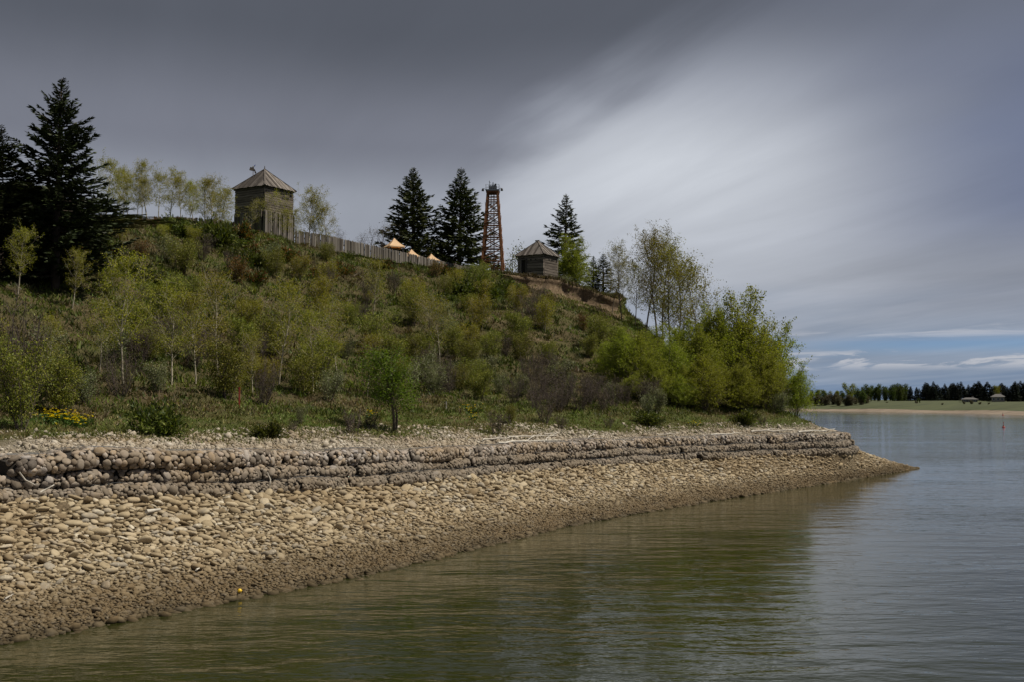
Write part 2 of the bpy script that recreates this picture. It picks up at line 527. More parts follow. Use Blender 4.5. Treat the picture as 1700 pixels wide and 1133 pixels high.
def dense(poly, n=400):
    poly = np.asarray(poly, float)
    d = np.r_[0, np.cumsum(np.linalg.norm(np.diff(poly, axis=0), axis=1))]
    t = np.linspace(0, d[-1], n)
    return np.stack([np.interp(t, d, poly[:, k]) for k in range(poly.shape[1])], 1)


Wpx = [at_z(x, y, 0)[:2] for x, y in ((0, 1070), (300, 1013), (600, 957), (800, 909), (950, 873), (1150, 838), (1300, 815), (1430, 795))]
Wline = dense(np.array([[-30, -14], [-16, 7.5]] + [list(p) for p in Wpx] + [list(at_z(1515, 780, 0)[:2])]))
Gfront = [(0, 835, 1.75), (150, 831, 1.68), (300, 826, 1.6), (450, 819, 1.52), (600, 810, 1.45), (800, 792, 1.42), (950, 778, 1.4),
          (1100, 768, 1.38), (1230, 761, 1.35), (1330, 757, 1.32), (1400, 756, 1.3), (1423, 752, 1.28)]
G = [np.array(p) for p in ((-25.0, 6.0, 1.75), (-18.2, 15.7, 1.75), (-14.8, 20.5, 1.75), (-13.1, 22.9, 1.75))] + [at_z(*g) for g in Gfront]
nf = len(G)
Gw = [(19.0, 62.9, 1.28), (18.8, 65.2, 1.28), (17.9, 69, 1.3), (18, 78, 1.3), (19.5, 95, 1.3), (22, 115, 1.3), (25, 140, 1.3)]
G += [np.array(p) for p in Gw]
Wt = []
for i in range(nf - 1):
    d = np.linalg.norm(Wline - G[i][:2], axis=1)
    Wt.append(Wline[np.argmin(d)])
Wt += [at_z(1440, 793, 0)[:2], at_z(1513, 781, 0)[:2], np.array((24.3, 69.6)), np.array((22.6, 74)), np.array((22, 81)), np.array((23, 96)), np.array((26, 117)), np.array((29, 143))]
Wt = np.array(Wt)
G = np.array(G)
TOPH = 0.93 * np.array([0.66] * 4 + [0.68, 1.27, 1.27, 1.24, 1.22, 1.12, 1.05, 1.02, 1.05, 1.15, 1.2, 1.2] + [1.2] * 7)
T = []
for i in range(nf):
    T.append([*(G[i][:2] + nrm * (6.8 if i < nf - 4 else 5.0)), 3.25])
T = np.array(T)
T[nf - 2] = (14.9, 61.2, 3.2); T[nf - 1] = (15.3, 63.2, 3.25)
T = np.r_[T, np.array([(15.4, 65.2, 3.25), (15.0, 68, 3.2), (13.9, 73, 3.2), (14.6, 82, 3.3), (16, 97, 3.3), (18, 116, 3.3), (21, 140, 3.3)])]
T[:4, 2] = 3.55; T[4, 2] = 3.5; T[5, 2] = 3.5; T[6:nf - 4, 2] = 3.45; T[nf - 4:nf - 2, 2] = 3.3
C = [(-60, 20, 13.5), (-50, 32, 13.6), (-45, 38, 13.6), (-42, 42, 13.7), (-38, 47.5, 13.8), (-35, 51, 13.9), (-32, 55, 13.9), (-29, 59, 14.0), (-26, 63, 14.2)]
C += [at(175, 366, 67), at(300, 366, 75), at(420, 394, 80), at(560, 421, 83.5), at(650, 434, 87), at(720, 443, 90.5), at(790, 450, 94)]
C += [at(850, 456, 96), at(930, 466, 97.5), at(1003, 490, 97), (9.4, 102, 13.6), (10.5, 112, 13.5), (12, 125, 13.5), (14, 145, 13.5)]
C = np.array([list(c) for c in C], float)
assert len(C) == len(G) == len(T) == len(Wt), (len(C), len(G), len(T), len(Wt))
ncol = len(C)
P = C.copy(); P[:, :2] += nrm * 12; P[:, 2] += 0.35
P[-6:, :2] = [(-4, 103), (0.6, 105), (1.5, 108), (2, 115), (2, 128), (3, 148)]
PP = P.copy(); PP[:, :2] += nrm * 45; PP[:, 2] += 0.6


def cr(arr, t):
    """Catmull-Rom through the rows of arr at parameter t"""
    arr = np.asarray(arr, float); n = len(arr)
    i = np.clip(np.floor(t).astype(int), 0, n - 2); u = (t - i)[:, None]
    p0, p1, p2, p3 = arr[np.clip(i - 1, 0, n - 1)], arr[i], arr[i + 1], arr[np.clip(i + 2, 0, n - 1)]
    return 0.5 * (2 * p1 + (p2 - p0) * u + (2 * p0 - 5 * p1 + 4 * p2 - p3) * u ** 2 + (3 * p1 - p0 - 3 * p2 + p3) * u ** 3)


NS = 420
tcol = np.linspace(0, ncol - 1, NS)
Gs, Ts, Cs, Ps, PPs = (cr(a, tcol) for a in (G, T, C, P, PP))
Ws = cr(np.c_[Wt, np.zeros(ncol)], tcol); Ws[:, 2] = 0
TH = np.interp(tcol, np.arange(ncol), TOPH)
inw = Ts[:, :2] - Gs[:, :2]; inw /= np.linalg.norm(inw, axis=1, keepdims=True)      # inland direction
outw = Ws[:, :2] - Gs[:, :2]; outw /= np.linalg.norm(outw, axis=1, keepdims=True)
# --- beach sheet
rows = []
under = Ws.copy(); under[:, :2] += outw * 5; under[:, 2] = -1.6
for t in np.linspace(0, 1, 6)[:-1]: rows.append(under * (1 - t) + Ws * t)
for t in np.linspace(0, 1, 26):
    r = Ws * (1 - t) + Gs * t
    r[:, 2] = Gs[:, 2] * (t * 0.82 + 0.18 * t * t)
    rows.append(r)
back = Gs.copy(); back[:, :2] += inw * 1.6; back[:, 2] += 0.15
rows.append(back)
BEACH = np.stack(rows, 1)
for i in range(NS):
    for j in range(BEACH.shape[1]):
        p = BEACH[i, j]
        p[2] += 0.07 * mnoise.noise(Vector((p[0] * 0.5, p[1] * 0.5, 0))) * (0.3 if p[2] < 0.1 else 1)


def grid_mesh(name, V, mat, col=None, smooth=True):
    ni, nj = V.shape[:2]
    i, j = np.meshgrid(np.arange(ni - 1), np.arange(nj - 1), indexing='ij')
    f = np.stack([i * nj + j, (i + 1) * nj + j, (i + 1) * nj + j + 1, i * nj + j + 1], -1).reshape(-1, 4)
    a, b_, c_ = V[ni // 3, nj // 2], V[ni // 3 + 1, nj // 2], V[ni // 3, nj // 2 + 1]
    if np.cross(b_ - a, c_ - a)[2] < 0: f = f[:, ::-1]
    mb = MB(); mb.add(V.reshape(-1, 3), f, None if col is None else col.reshape(-1, 3))
    o = mb.build(name, mat, smooth=smooth)
    return tag(o, kind='structure')


beach = grid_mesh('beach', BEACH, M['silt'])
# --- hill sheet
skirt = Gs.copy(); skirt[:, :2] += inw * 1.0; skirt[:, 2] += 0.2
lip = Gs.copy(); lip[:, :2] += inw * 1.02; lip[:, 2] += TH - 0.12
lip2 = Gs.copy(); lip2[:, :2] += inw * 2.0; lip2[:, 2] += TH + 0.08
scarp = np.interp(tcol, [0, 15.3, 15.8, 18.2, 18.8, 22], [0.25, 0.3, 1.35, 1.45, 0.8, 0.4])
Sx = Cs + (Ts - Cs) * 0.045
Sx[:, 2] = Cs[:, 2] - scarp
M1 = Ts * 0.70 + Sx * 0.30; M1[:, 2] = Ts[:, 2] * 0.76 + Sx[:, 2] * 0.24
M2 = Ts * 0.33 + Sx * 0.67; M2[:, 2] = Ts[:, 2] * 0.33 + Sx[:, 2] * 0.67
ctrl = np.stack([skirt, lip, lip2, Ts, M1, M2, Sx, Cs, Ps, PPs], 0)
rowt = np.concatenate([[0, 1], np.linspace(1, 2, 4)[1:], np.linspace(2, 3, 12)[1:], np.linspace(3, 6, 61)[1:], np.linspace(6, 7, 7)[1:], np.linspace(7, 8, 9)[1:], np.linspace(8, 9, 7)[1:]])
nr = len(rowt)
HILL = np.zeros((NS, nr, 3))
for i in range(NS): HILL[i] = cr(ctrl[:, i], rowt)
HILL[:, 0] = skirt; HILL[:, 1] = lip
HCOL = np.zeros((NS, nr, 3))
for i in range(NS):
    sc_w = max(0.0, min(1.0, (scarp[i] - 0.5) / 0.7))
    for j in range(2, nr):
        p = HILL[i, j]; q = rowt[j]
        a = np.interp(q, [1, 2, 3, 4, 6, 7, 9], [0, 0.03, 0.10, 0.42, 0.42, 0.10, 0.2])
        v = Vector((p[0] * 0.16, p[1] * 0.16, 0.3))
        p[2] += a * 1.3 * mnoise.noise(v) + a * 0.7 * mnoise.noise(v * 3.1) + min(a, 0.22) * 0.7 * mnoise.noise(v * 9.0)
        g = mnoise.noise(Vector((p[0] * 0.35, p[1] * 0.35, 5)))
        HCOL[i, j, 1] = np.interp(q, [1, 1.9, 2.25, 2.7, 3], [1, 1, 0.72, 0.25, 0]) + g * 0.4 * (q < 2.8)
        HCOL[i, j, 2] = np.interp(q, [1, 2.0, 2.4, 3, 3.4, 6.5, 7, 8], [0, 0.1, 0.35, 0.45, 0.15, 0.2, 0.6, 0.7])
        HCOL[i, j, 0] = sc_w * np.interp(q, [5.0, 5.5, 6.0, 6.85, 6.95], [0, 0.35, 1, 1, 0])
        if sc_w > 0 and 6.0 < q < 6.95:                      # ragged earth bank below the turf edge
            k = mnoise.noise(Vector((p[0] * 0.8, p[1] * 0.8, 2)))
            p[0] += sc_w * 0.5 * k; p[1] += sc_w * 0.5 * k
        if 12.5 < tcol[i] < 18.2 and 3.6 < q < 6:              # brown eroded gully soil under the hanging junipers
            HCOL[i, j, 0] = max(HCOL[i, j, 0], 0.30 + 0.45 * g)
        if 17.2 < tcol[i] < 20 and 4.0 < q < 5.9: HCOL[i, j, 2] += 0.5
hill = grid_mesh('hillside', HILL, M['hill'], HCOL)

# --- ground lookups
def bvh_of(V):
    ni, nj = V.shape[:2]
    f = [(i * nj + j, (i + 1) * nj + j, (i + 1) * nj + j + 1, i * nj + j + 1) for i in range(ni - 1) for j in range(nj - 1)]
    return BVHTree.FromPolygons([Vector(p) for p in V.reshape(-1, 3)], f)


HB, BB = bvh_of(HILL), bvh_of(BEACH)


def ground(x, y):
    h = HB.ray_cast(Vector((x, y, 60)), Vector((0, 0, -1)))[0]
    if h is None: h = BB.ray_cast(Vector((x, y, 60)), Vector((0, 0, -1)))[0]
    return h.z if h is not None else 0.0


def hit(px, py, tree=None):
    d = Vector(ray(px, py)).normalized(); o_ = Vector((0, 0, CAMZ))
    best = None
    for t_ in ((HB, BB) if tree is None else (tree,)):
        h, _, _, dist = t_.ray_cast(o_, d)
        if h is not None and (best is None or dist < best[1]): best = (h, dist)
    return np.array(best[0]) if best else None


def on(px, Y):
    """ground point in the image column px at distance Y"""
    p = at(px, HORIZON, Y)
    return np.array([p[0], p[1], ground(p[0], p[1])])


# --- water, land beyond
mb = MB()
mb.add([(-3500, -400, 0), (3500, -400, 0), (3500, 900, 0), (-3500, 900, 0)], [[0, 1, 2, 3]])
tag(mb.build('lake_water', M['water']), kind='structure')
farw = [(-700, 560), (-100, 640), (60, 600), (500 * (1345 - 850) / FPX, 500), (431 * 650 / FPX, 431), (385 * 760 / FPX, 385), (343 * 850 / FPX, 343), (300 * 1.0 * 0.62, 300), (260, 230), (420, 60), (700, -200)]
fw = dense(farw, 160)
dirs = np.gradient(fw, axis=0); dirs /= np.linalg.norm(dirs, axis=1, keepdims=True)
inl = np.stack([-dirs[:, 1], dirs[:, 0]], 1)
if (inl[60] @ np.array([0.3, 1.0])) < 0: inl = -inl
prof = [(-12, -1.5, 1), (0, -0.05, 1), (4, 0.5, 1), (6, 0.8, 0.9), (7, 1.05, 0), (26, 3.2, 0), (60, 4.2, 0), (160, 5.0, 0), (700, 6.0, 0), (3000, 8, 0)]
FAR = np.zeros((160, len(prof), 3)); FC = np.zeros_like(FAR)
for j, (d, z, s_) in enumerate(prof):
    FAR[:, j, :2] = fw + inl * d + (np.c_[np.zeros(160), np.full(160, d)] * (0.6 if d > 100 else 0))
    FAR[:, j, 2] = z + (0.25 * np.sin(np.arange(160) * 0.9 + j) if 0 < j < 8 else 0)
    FC[:, j, 0] = s_
grid_mesh('far_shore', FAR, M['far'], FC)


def far_pt(px, d):
    """point of the far bank d metres inland, in image column px"""
    k = fw + inl * d
    pxs = CX + FPX * k[:, 0] / np.maximum(k[:, 1], 1)
    ok = k[:, 1] > 80
    i = np.argmin(np.where(ok, np.abs(pxs - px), 1e9))
    i2 = min(max(i + (1 if pxs[i] < px else -1), 0), 159)
    t_ = (px - pxs[i]) / (pxs[i2] - pxs[i] + 1e-9)
    q = k[i] + (k[i2] - k[i]) * np.clip(t_, 0, 1)
    return np.array([q[0], q[1], np.interp(d, [p_[0] for p_ in prof], [p_[1] for p_ in prof])])


# ================================================================== stones
def ico(sub):
    import bmesh
    bm = bmesh.new(); bmesh.ops.create_icosphere(bm, subdivisions=sub, radius=1)
    v = np.array([q.co[:] for q in bm.verts]); f = np.array([[q.index for q in p.verts] for p in bm.faces]); bm.free()
    return v, f


def stone_shape(sub, k):
    v, f = ico(sub)
    r_ = np.random.default_rng(100 + k)
    off = Vector(r_.uniform(0, 50, 3))
    s = np.array([1 + 0.20 * mnoise.noise(Vector(q) * 0.9 + off) + 0.12 * mnoise.noise(Vector(q) * 2.0 + off) for q in v])
    v = np.sign(v) * np.abs(v) ** (0.78 if k % 3 else 0.92)
    v = v * s[:, None]
    v = v / np.abs(v).max(axis=0)
    return v, f


SH_MID = [stone_shape(2, k) for k in range(10)]
SH_LOW = [stone_shape(1, k) for k in range(8)]
SH_MESH = {}


def rotmats(n, r_, tilt=math.pi):
    """random spins about z then small tilts"""
    a = r_.uniform(0, 2 * np.pi, n); t1 = r_.normal(0, tilt, n); t2 = r_.normal(0, tilt, n)
    Z = np.zeros(n); O = np.ones(n)
    Rz = np.stack([np.cos(a), -np.sin(a), Z, np.sin(a), np.cos(a), Z, Z, Z, O], 1).reshape(n, 3, 3)
    Rx = np.stack([O, Z, Z, Z, np.cos(t1), -np.sin(t1), Z, np.sin(t1), np.cos(t1)], 1).reshape(n, 3, 3)
    Ry = np.stack([np.cos(t2), Z, np.sin(t2), Z, O, Z, -np.sin(t2), Z, np.cos(t2)], 1).reshape(n, 3, 3)
    return Ry @ Rx @ Rz


def scatter_stones(mb, pos, size, rots, shapes, r_, val):
    """pos Nx3, size Nx3 half axes"""
    k = r_.integers(0, len(shapes), len(pos))
    for q, (v, f) in enumerate(shapes):
        s_ = np.where(k == q)[0]
        if not len(s_): continue
        V = np.einsum('nij,nvj->nvi', rots[s_], v[None] * size[s_][:, None]) + pos[s_][:, None]
        FF = f[None] + (np.arange(len(s_)) * len(v))[:, None, None]
        mb.add(V.reshape(-1, 3), FF.reshape(-1, 3), np.repeat(val[s_], len(v))[:, None] * np.ones(3))


def single_stone(name, mat, parent, pos, size, rot, k):
    key = (mat.name, k)
    if key not in SH_MESH:
        mb = MB(); mb.add(*SH_MID[k]); SH_MESH[key] = mb.mesh(name, mat, True)
    o = link(name, SH_MESH[key], parent)
    o.matrix_world = Matrix.Translation(pos) @ Matrix(rot.tolist()).to_4x4() @ Matrix.Diagonal((*size, 1))
    return o


def spaced(cells_pts, radii, r_, bias=1.0):
    """drops points closer than the sum of their radii to a kept one (grid hashing)"""
    order = np.argsort(-radii * r_.uniform(0.25, 1.0, len(radii)) ** bias)
    cs = radii.max() * 2; H = {}; keep = []
    P_ = cells_pts; 
    for i in order:
        x, y = P_[i, 0], P_[i, 1]; cx, cy = int(x // cs), int(y // cs); ok = True
        for a in (-1, 0, 1):
            for b_ in (-1, 0, 1):
                for j in H.get((cx + a, cy + b_), ()):
                    if (P_[j, 0] - x) ** 2 + (P_[j, 1] - y) ** 2 < (radii[i] + radii[j]) ** 2:
                        ok = False; break
                if not ok: break
            if not ok: break
        if ok:
            keep.append(i); H.setdefault((cx, cy), []).append(i)
    return np.array(keep)


def beach_samples(n, t0, t1, r_):
    """random points on the beach between waterline (t=0) and gabion foot (t=1), columns in or near the frame"""
    i0, i1 = np.searchsorted(tcol, 1.2), np.searchsorted(tcol, 18.6)
    V = BEACH[i0:i1 + 1, 5:32]
    A = np.linalg.norm(np.cross(V[1:, :-1] - V[:-1, :-1], V[:-1, 1:] - V[:-1, :-1]), axis=-1)
    k = r_.choice(A.size, n, p=(A / A.sum()).ravel()); i, j = np.unravel_index(k, A.shape)
    u, v = r_.uniform(0, 1, n)[:, None], r_.uniform(0, 1, n)[:, None]
    p = V[i, j] * (1 - u) * (1 - v) + V[i + 1, j] * u * (1 - v) + V[i, j + 1] * (1 - u) * v + V[i + 1, j + 1] * u * v
    t_ = np.minimum((j + v[:, 0]) / 25.0, 1.05)
    if t0 < 0:
        q = r_.uniform(0, 1, n) < 0.06; p[q, :2] += (p[q, :2] * -0.004); 
    return p, t_, np.linalg.norm(p[:, :2], axis=1)


r1 = np.random.default_rng(11)
p, t_, dist = beach_samples(200000, 0.02, 1.06, r1)
rad = np.interp(t_, [0, 0.15, 0.35, 0.7, 1.0], [0.034, 0.045, 0.062, 0.078, 0.090]) * np.exp(r1.normal(0, 0.34, len(t_)))
rad = np.clip(rad * 0.72 * np.interp(dist, [30, 50], [1.0, 0.9]), 0.026, 0.14)
keep = spaced(p, rad * 0.90, r1)
p, t_, dist, rad = p[keep], t_[keep], dist[keep], rad[keep]
size = np.stack([rad * r1.uniform(1.05, 1.65, len(rad)), rad * r1.uniform(0.75, 1.05, len(rad)), rad * r1.uniform(0.38, 0.72, len(rad))], 1)
p[:, 2] += size[:, 2] * r1.uniform(0.25, 0.75, len(rad))
rots = rotmats(len(p), r1, 0.32)
val = r1.beta(1.8, 1.6, len(p))
app = size[:, 0] / dist
pxx, pyy = proj(p)
inview = (pxx > -5) & (pxx < 1705) & (pyy < 1130)
big300 = np.argsort(np.where(inview, -app, 0))[:300]
single = np.zeros(len(p), bool); single[big300] = True
for i in big300:
    single_stone('cobble', M['cobble'], beach, p[i], size[i], rots[i], int(r1.integers(0, 10)))
mb = MB()
near = (~single) & (app > 0.0034)
scatter_stones(mb, p[near], size[near], rots[near], SH_MID, r1, val[near])
rest = (~single) & ~near
scatter_stones(mb, p[rest], size[rest], rots[rest], SH_LOW, r1, val[rest])
NST = (len(p), int(near.sum()))
# stones standing in the shallows
iw = r1.uniform(np.searchsorted(tcol, 1.2), np.searchsorted(tcol, 18.2), 1500); i_ = iw.astype(int); u_ = (iw - i_)[:, None]
off_ = r1.exponential(0.16, 1500)[:, None]
pw = Ws[i_] * (1 - u_) + Ws[i_ + 1] * u_ + np.c_[outw[i_] * off_, np.zeros(1500)]
rw = np.clip(np.exp(r1.normal(math.log(0.06), 0.4, 1500)), 0.03, 0.14)
pw[:, 2] = -0.28 * off_[:, 0] + 0.01
scatter_stones(mb, pw, np.stack([rw * 1.4, rw, rw * 0.65], 1), rotmats(1500, r1, 0.3), SH_LOW, r1, r1.beta(1.5, 2, 1500))
# gravel between the cobbles and along the waterline
p, t_, dist = beach_samples(80000, -0.03, 1.0, r1)
kp = (r1.uniform(0, 1, len(t_)) < np.interp(t_, [0, 0.18, 0.4, 1], [1, 0.9, 0.35, 0.2])) & (dist < 80)
p, t_ = p[kp], t_[kp]
rad = r1.uniform(0.018, 0.045, len(p))
p[:, 2] += rad * 0.3
scatter_stones(mb, p, np.stack([rad * 1.3, rad, rad * 0.7], 1), rotmats(len(p), r1, 0.5), [stone_shape(1, 40 + k) for k in range(4)], r1, r1.beta(1.5, 2.2, len(p)))
tag(mb.build('cobbles', M['cobbles'], beach, smooth=True), kind='stuff')

# ================================================================== gabion wall
gw = thing('gabion_wall', 'low stepped retaining wall of wire baskets packed with river stones along the shore', 'gabion wall')
TIERS = [(0.00, 0.36, 0.0), (0.34, 0.36, 0.37), (0.66, 0.46, 0.74)]        # setback, height, base height (before local scale)
i0, i1 = np.searchsorted(tcol, 1.0), np.searchsorted(tcol, 19.0)
gl = Gs[i0:i1]; gin = inw[i0:i1]; gth = TH[i0:i1]
Lg = np.r_[0, np.cumsum(np.linalg.norm(np.diff(gl[:, :2], axis=0), axis=1))]
r2 = np.random.default_rng(5)
fill = MB()
cand = []
tipL = np.interp(16.0, tcol[i0:i1], Lg)


def frame(s):
    p_ = np.stack([np.interp(s, Lg, gl[:, k]) for k in range(3)], -1)
    n_ = np.stack([np.interp(s, Lg, gin[:, k]) for k in range(2)], -1)
    h_ = np.interp(s, Lg, np.maximum(gth, 1.05))
    return p_, n_, h_


for ti, (setb, hh, zb) in enumerate(TIERS):
    s = 0.0 + ti * 0.7
    if ti == 2: s = float(np.interp(4.16, tcol[i0:i1], Lg))
    while s < Lg[-1] - 2.5:
        Lb = r2.uniform(1.7, 2.3)
        bulge = r2.uniform(0.03, 0.13); dzb = r2.normal(0, 0.015); sx = r2.normal(0, 0.07)
        if ti == 2 and tcol[i0 + min(np.searchsorted(Lg, s), i1 - i0 - 1)] < 6.3: bulge += 0.2; sx -= 0.14; dzb += 0.04              # the slumped top basket at the left
        ns = 9; left_ = tcol[i0 + min(np.searchsorted(Lg, s), i1 - i0 - 1)] < 6.3
        # cross-section of the basket: rounded front (0) to the back of the lid
        prof_t = np.linspace(0, 1, 12)
        def surf(sv, tv):
            p_, n_, h_ = frame(s + sv * Lb)
            k = h_ / 1.24
            ends = 1 - 0.35 * np.clip(1 - np.minimum(sv, 1 - sv) / 0.10, 0, 1) ** 2
            ang = np.clip(tv / 0.55, 0, 1)                                   # 0..1 around the front face
            th = -0.5 * math.pi + ang * math.pi
            fx = -np.clip(np.cos(th), 0, 1) ** (0.4 if ti == 2 else 0.6) * (0.24 + bulge) * ends
            fz = (np.sin(th) + 1.0) / 2.0 * hh * k
            lid = np.clip((tv - 0.55) / 0.45, 0, 1)
            fx = fx + lid * 0.75
            fz = fz * ends ** 0.3 + lid * 0.02
            wob = 0.05 * np.sin((s + sv * Lb) * 2.1 + ti * 2) + 0.04 * np.sin((s + sv * Lb) * 5.3 + ti)
            off = setb + sx + fx + 0.24 + wob
            out_ = np.empty(sv.shape + (3,))
            out_[..., :2] = p_[..., :2] + n_ * off[..., None]
            out_[..., 2] = p_[..., 2] - 0.05 + (zb + dzb) * k + fz + 0.03 * np.sin((s + sv * Lb) * 1.3 + ti)
            return out_
        su, tu = np.meshgrid(np.linspace(0.012, 0.988, ns), prof_t, indexing='ij')
        V = surf(su, tu)
        ins = V.copy(); 
        c_, n_, h_ = frame(np.array(s + Lb / 2))
        mbk = MB()
        ii, jj = np.meshgrid(np.arange(ns - 1), np.arange(11), indexing='ij')
        f = np.stack([ii * 12 + jj, ii * 12 + jj + 1, (ii + 1) * 12 + jj + 1, (ii + 1) * 12 + jj], -1).reshape(-1, 4)
        core = V.copy(); core[..., :2] += n_ * 0.05; core[..., 2] -= 0.03
        mbk.add(core.reshape(-1, 3), f)
        mbk.f.append(np.array([list(range(12))])); mbk.f.append(np.array([[(ns - 1) * 12 + q for q in range(12)][::-1]]))
        bk = mbk.build('gabion_basket', M['core'], gw, smooth=False)
        # galvanised wire netting over front and lid
        dd = float(np.linalg.norm(c_[:2]))
        if dd < 75:
            wv = MB(); gapw = 0.11 if dd < 42 else 0.17
            nu = int(Lb / gapw); nv = int(1.5 / gapw)
            outV = lambda a, b_: surf(a, b_) + np.r_[-n_ * 0.075, 0.06]
            for q in range(int(nv * 0.62), nv):
                tt = np.full(10, (q + 0.5) / nv)
                wv.tube(outV(np.linspace(0.01, 0.99, 10), tt), 0.0028, 3, cap=False)
            for q in range(nu + 1):
                a = np.full(12, 0.01 + 0.98 * q / nu)
                wv.tube(outV(a[:8], np.linspace(0.58, 1, 8)), 0.0028, 3, cap=False)
            wv.build('wire_netting', M['wire'], bk)
        # stones
        dens = 60 if dd < 45 else 45
        area = Lb * 1.5
        n = int(area * dens * 5.5)
        a, b_ = r2.uniform(0.01, 0.99, n), r2.uniform(0, 1, n) ** 1.0
        pts = surf(a, b_)
        rad = np.clip(np.exp(r2.normal(math.log((0.053 if ti < 2 else 0.058) * (1.12 if ti == 2 and left_ else 1.0)), 0.28, n)), 0.028, 0.11)
        # spacing on the unrolled surface
        flat = np.stack([a * Lb, b_ * 1.45], 1)
        kp = spaced(flat, rad * 0.74, r2, 1.5)
        pts, rad = pts[kp], rad[kp]
        size = np.stack([rad * r2.uniform(1.05, 1.45, len(rad)), rad * r2.uniform(0.85, 1.1, len(rad)), rad * r2.uniform(0.5, 0.8, len(rad))], 1)
        pts = pts + np.r_[n_ * 0.03, 0.0]
        ak, bk_ = a[kp], b_[kp]
        du = surf(np.minimum(ak + 0.01, 0.999), bk_) - surf(np.maximum(ak - 0.01, 0.001), bk_)
        dv = surf(ak, np.minimum(bk_ + 0.01, 1)) - surf(ak, np.maximum(bk_ - 0.01, 0))
        du, dv = (q_ / (np.linalg.norm(q_, axis=1, keepdims=True) + 1e-9) for q_ in (du, dv))
        nn = np.cross(du, dv); nn /= np.linalg.norm(nn, axis=1, keepdims=True) + 1e-9
        dv = np.cross(nn, du)
        ga = r2.uniform(0, 2 * np.pi, len(rad))[:, None]
        rt = np.stack([du * np.cos(ga) + dv * np.sin(ga), -du * np.sin(ga) + dv * np.cos(ga), nn], 2) @ rotmats(len(rad), r2, 0.22)
        rt = rt.reshape(-1, 3, 3)
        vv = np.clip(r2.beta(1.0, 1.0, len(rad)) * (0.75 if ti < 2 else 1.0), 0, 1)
        for k_ in range(len(rad)): cand.append((pts[k_], size[k_], rt[k_], vv[k_], bk))
        s += Lb + 0.02
pa = np.array([c[0] for c in cand]); sa = np.array([c[1] for c in cand]); ra = np.array([c[2] for c in cand]); va = np.array([c[3] for c in cand])
da = np.linalg.norm(pa[:, :2], axis=1); app = sa[:, 0] / da
pxx, pyy = proj(pa); infr = (pxx > 0) & (pxx < 1700) & (pa[:, 1] > 5)
bigg = np.argsort(np.where(infr, -app, 0))[:300]
sg = np.zeros(len(pa), bool); sg[bigg] = True
for i in bigg: single_stone('stone', M['gab'], cand[i][4], pa[i], sa[i], ra[i], int(r2.integers(0, 10)))
nr_ = (~sg) & (app > 0.0026); fr_ = (~sg) & ~nr_
scatter_stones(fill, pa[nr_], sa[nr_], ra[nr_], SH_MID, r2, va[nr_])
scatter_stones(fill, pa[fr_], sa[fr_], ra[fr_], SH_LOW, r2, va[fr_])
tag(fill.build('stone_fill', M['gabs'], gw, smooth=True), kind='stuff')
NGS = len(pa)

# terrace gravel and loose stones above the wall
r3 = np.random.default_rng(21)


def hill_samples(n, q0, q1, r_, c0=1.0, c1=19.0):
    j0, j1 = np.searchsorted(rowt, q0), np.searchsorted(rowt, q1) - 1
    a0, a1 = np.searchsorted(tcol, c0), np.searchsorted(tcol, c1) - 1
    V = HILL[a0:a1 + 1, j0:j1 + 1]
    A = np.linalg.norm(np.cross(V[1:, :-1] - V[:-1, :-1], V[:-1, 1:] - V[:-1, :-1]), axis=-1)
    pr = (A / A.sum()).ravel()
    k = r_.choice(len(pr), n, p=pr); i, j = np.unravel_index(k, A.shape)
    u, v = r_.uniform(0, 1, n)[:, None], r_.uniform(0, 1, n)[:, None]
    p_ = V[i, j] * (1 - u) * (1 - v) + V[i + 1, j] * u * (1 - v) + V[i, j + 1] * (1 - u) * v + V[i + 1, j + 1] * u * v
    q = rowt[j0 + j] + v[:, 0] * 0.03
    return p_, q, tcol[a0 + i]


p, q, cc = hill_samples(50000, 1.05, 2.8, r3, 1.2, 18)
pv = np.array([mnoise.noise(Vector((x * 0.35, y * 0.35, 5))) for x, y, _ in p])
kp = r3.uniform(0, 1, len(p)) < np.clip(np.interp(q, [1, 1.9, 2.2, 2.8], [1, 0.9, 0.5, 0.10]) + pv * 0.5, 0, 1)
p = p[kp]
rad = np.clip(np.exp(r3.normal(math.log(0.024), 0.5, len(p))), 0.012, 0.12)
p[:, 2] += rad * 0.3
mb = MB()
scatter_stones(mb, p, np.stack([rad * 1.2, rad, rad * 0.75], 1), rotmats(len(p), r3, 0.6), SH_LOW, r3, r3.beta(2, 1.5, len(p)))
tag(mb.build('gravel', M['gravel'], smooth=True), 'pale loose gravel on the terrace behind the gabion wall', 'gravel', kind='stuff')

# ================================================================== plants
UP = np.array([0, 0, 1.0])


def unit(v): return v / (np.linalg.norm(v, axis=-1, keepdims=True) + 1e-9)


def leaves(mb, c, size, col, r_, elong=1.5, var=0.17, up=0.0):
    n = len(c)
    a = unit(r_.normal(0, 1, (n, 3)) + np.array([0, 0, up])); b_ = unit(np.cross(a, r_.normal(0, 1, (n, 3))))
    L = (size * r_.uniform(0.6, 1.3, n))[:, None]
    v = np.stack([c - a * L * 0.5, c + b_ * L / elong * 0.5, c + a * L * 0.5, c - b_ * L / elong * 0.5], 1)
    f = np.arange(n * 4).reshape(n, 4)
    cols = np.asarray(col)[r_.integers(0, len(col), n)] * np.exp(r_.normal(0, var, n))[:, None]
    mb.add(v.reshape(-1, 3), f, np.repeat(cols, 4, axis=0))


def path(p0, d, L, n, r_, wob=0.15, up=0.0):
    pts = [np.array(p0, float)]; d = unit(np.array(d, float))
    for _ in range(n):
        d = unit(d + r_.normal(0, wob, 3) + UP * up)
        pts.append(pts[-1] + d * L / n)
    return np.array(pts)


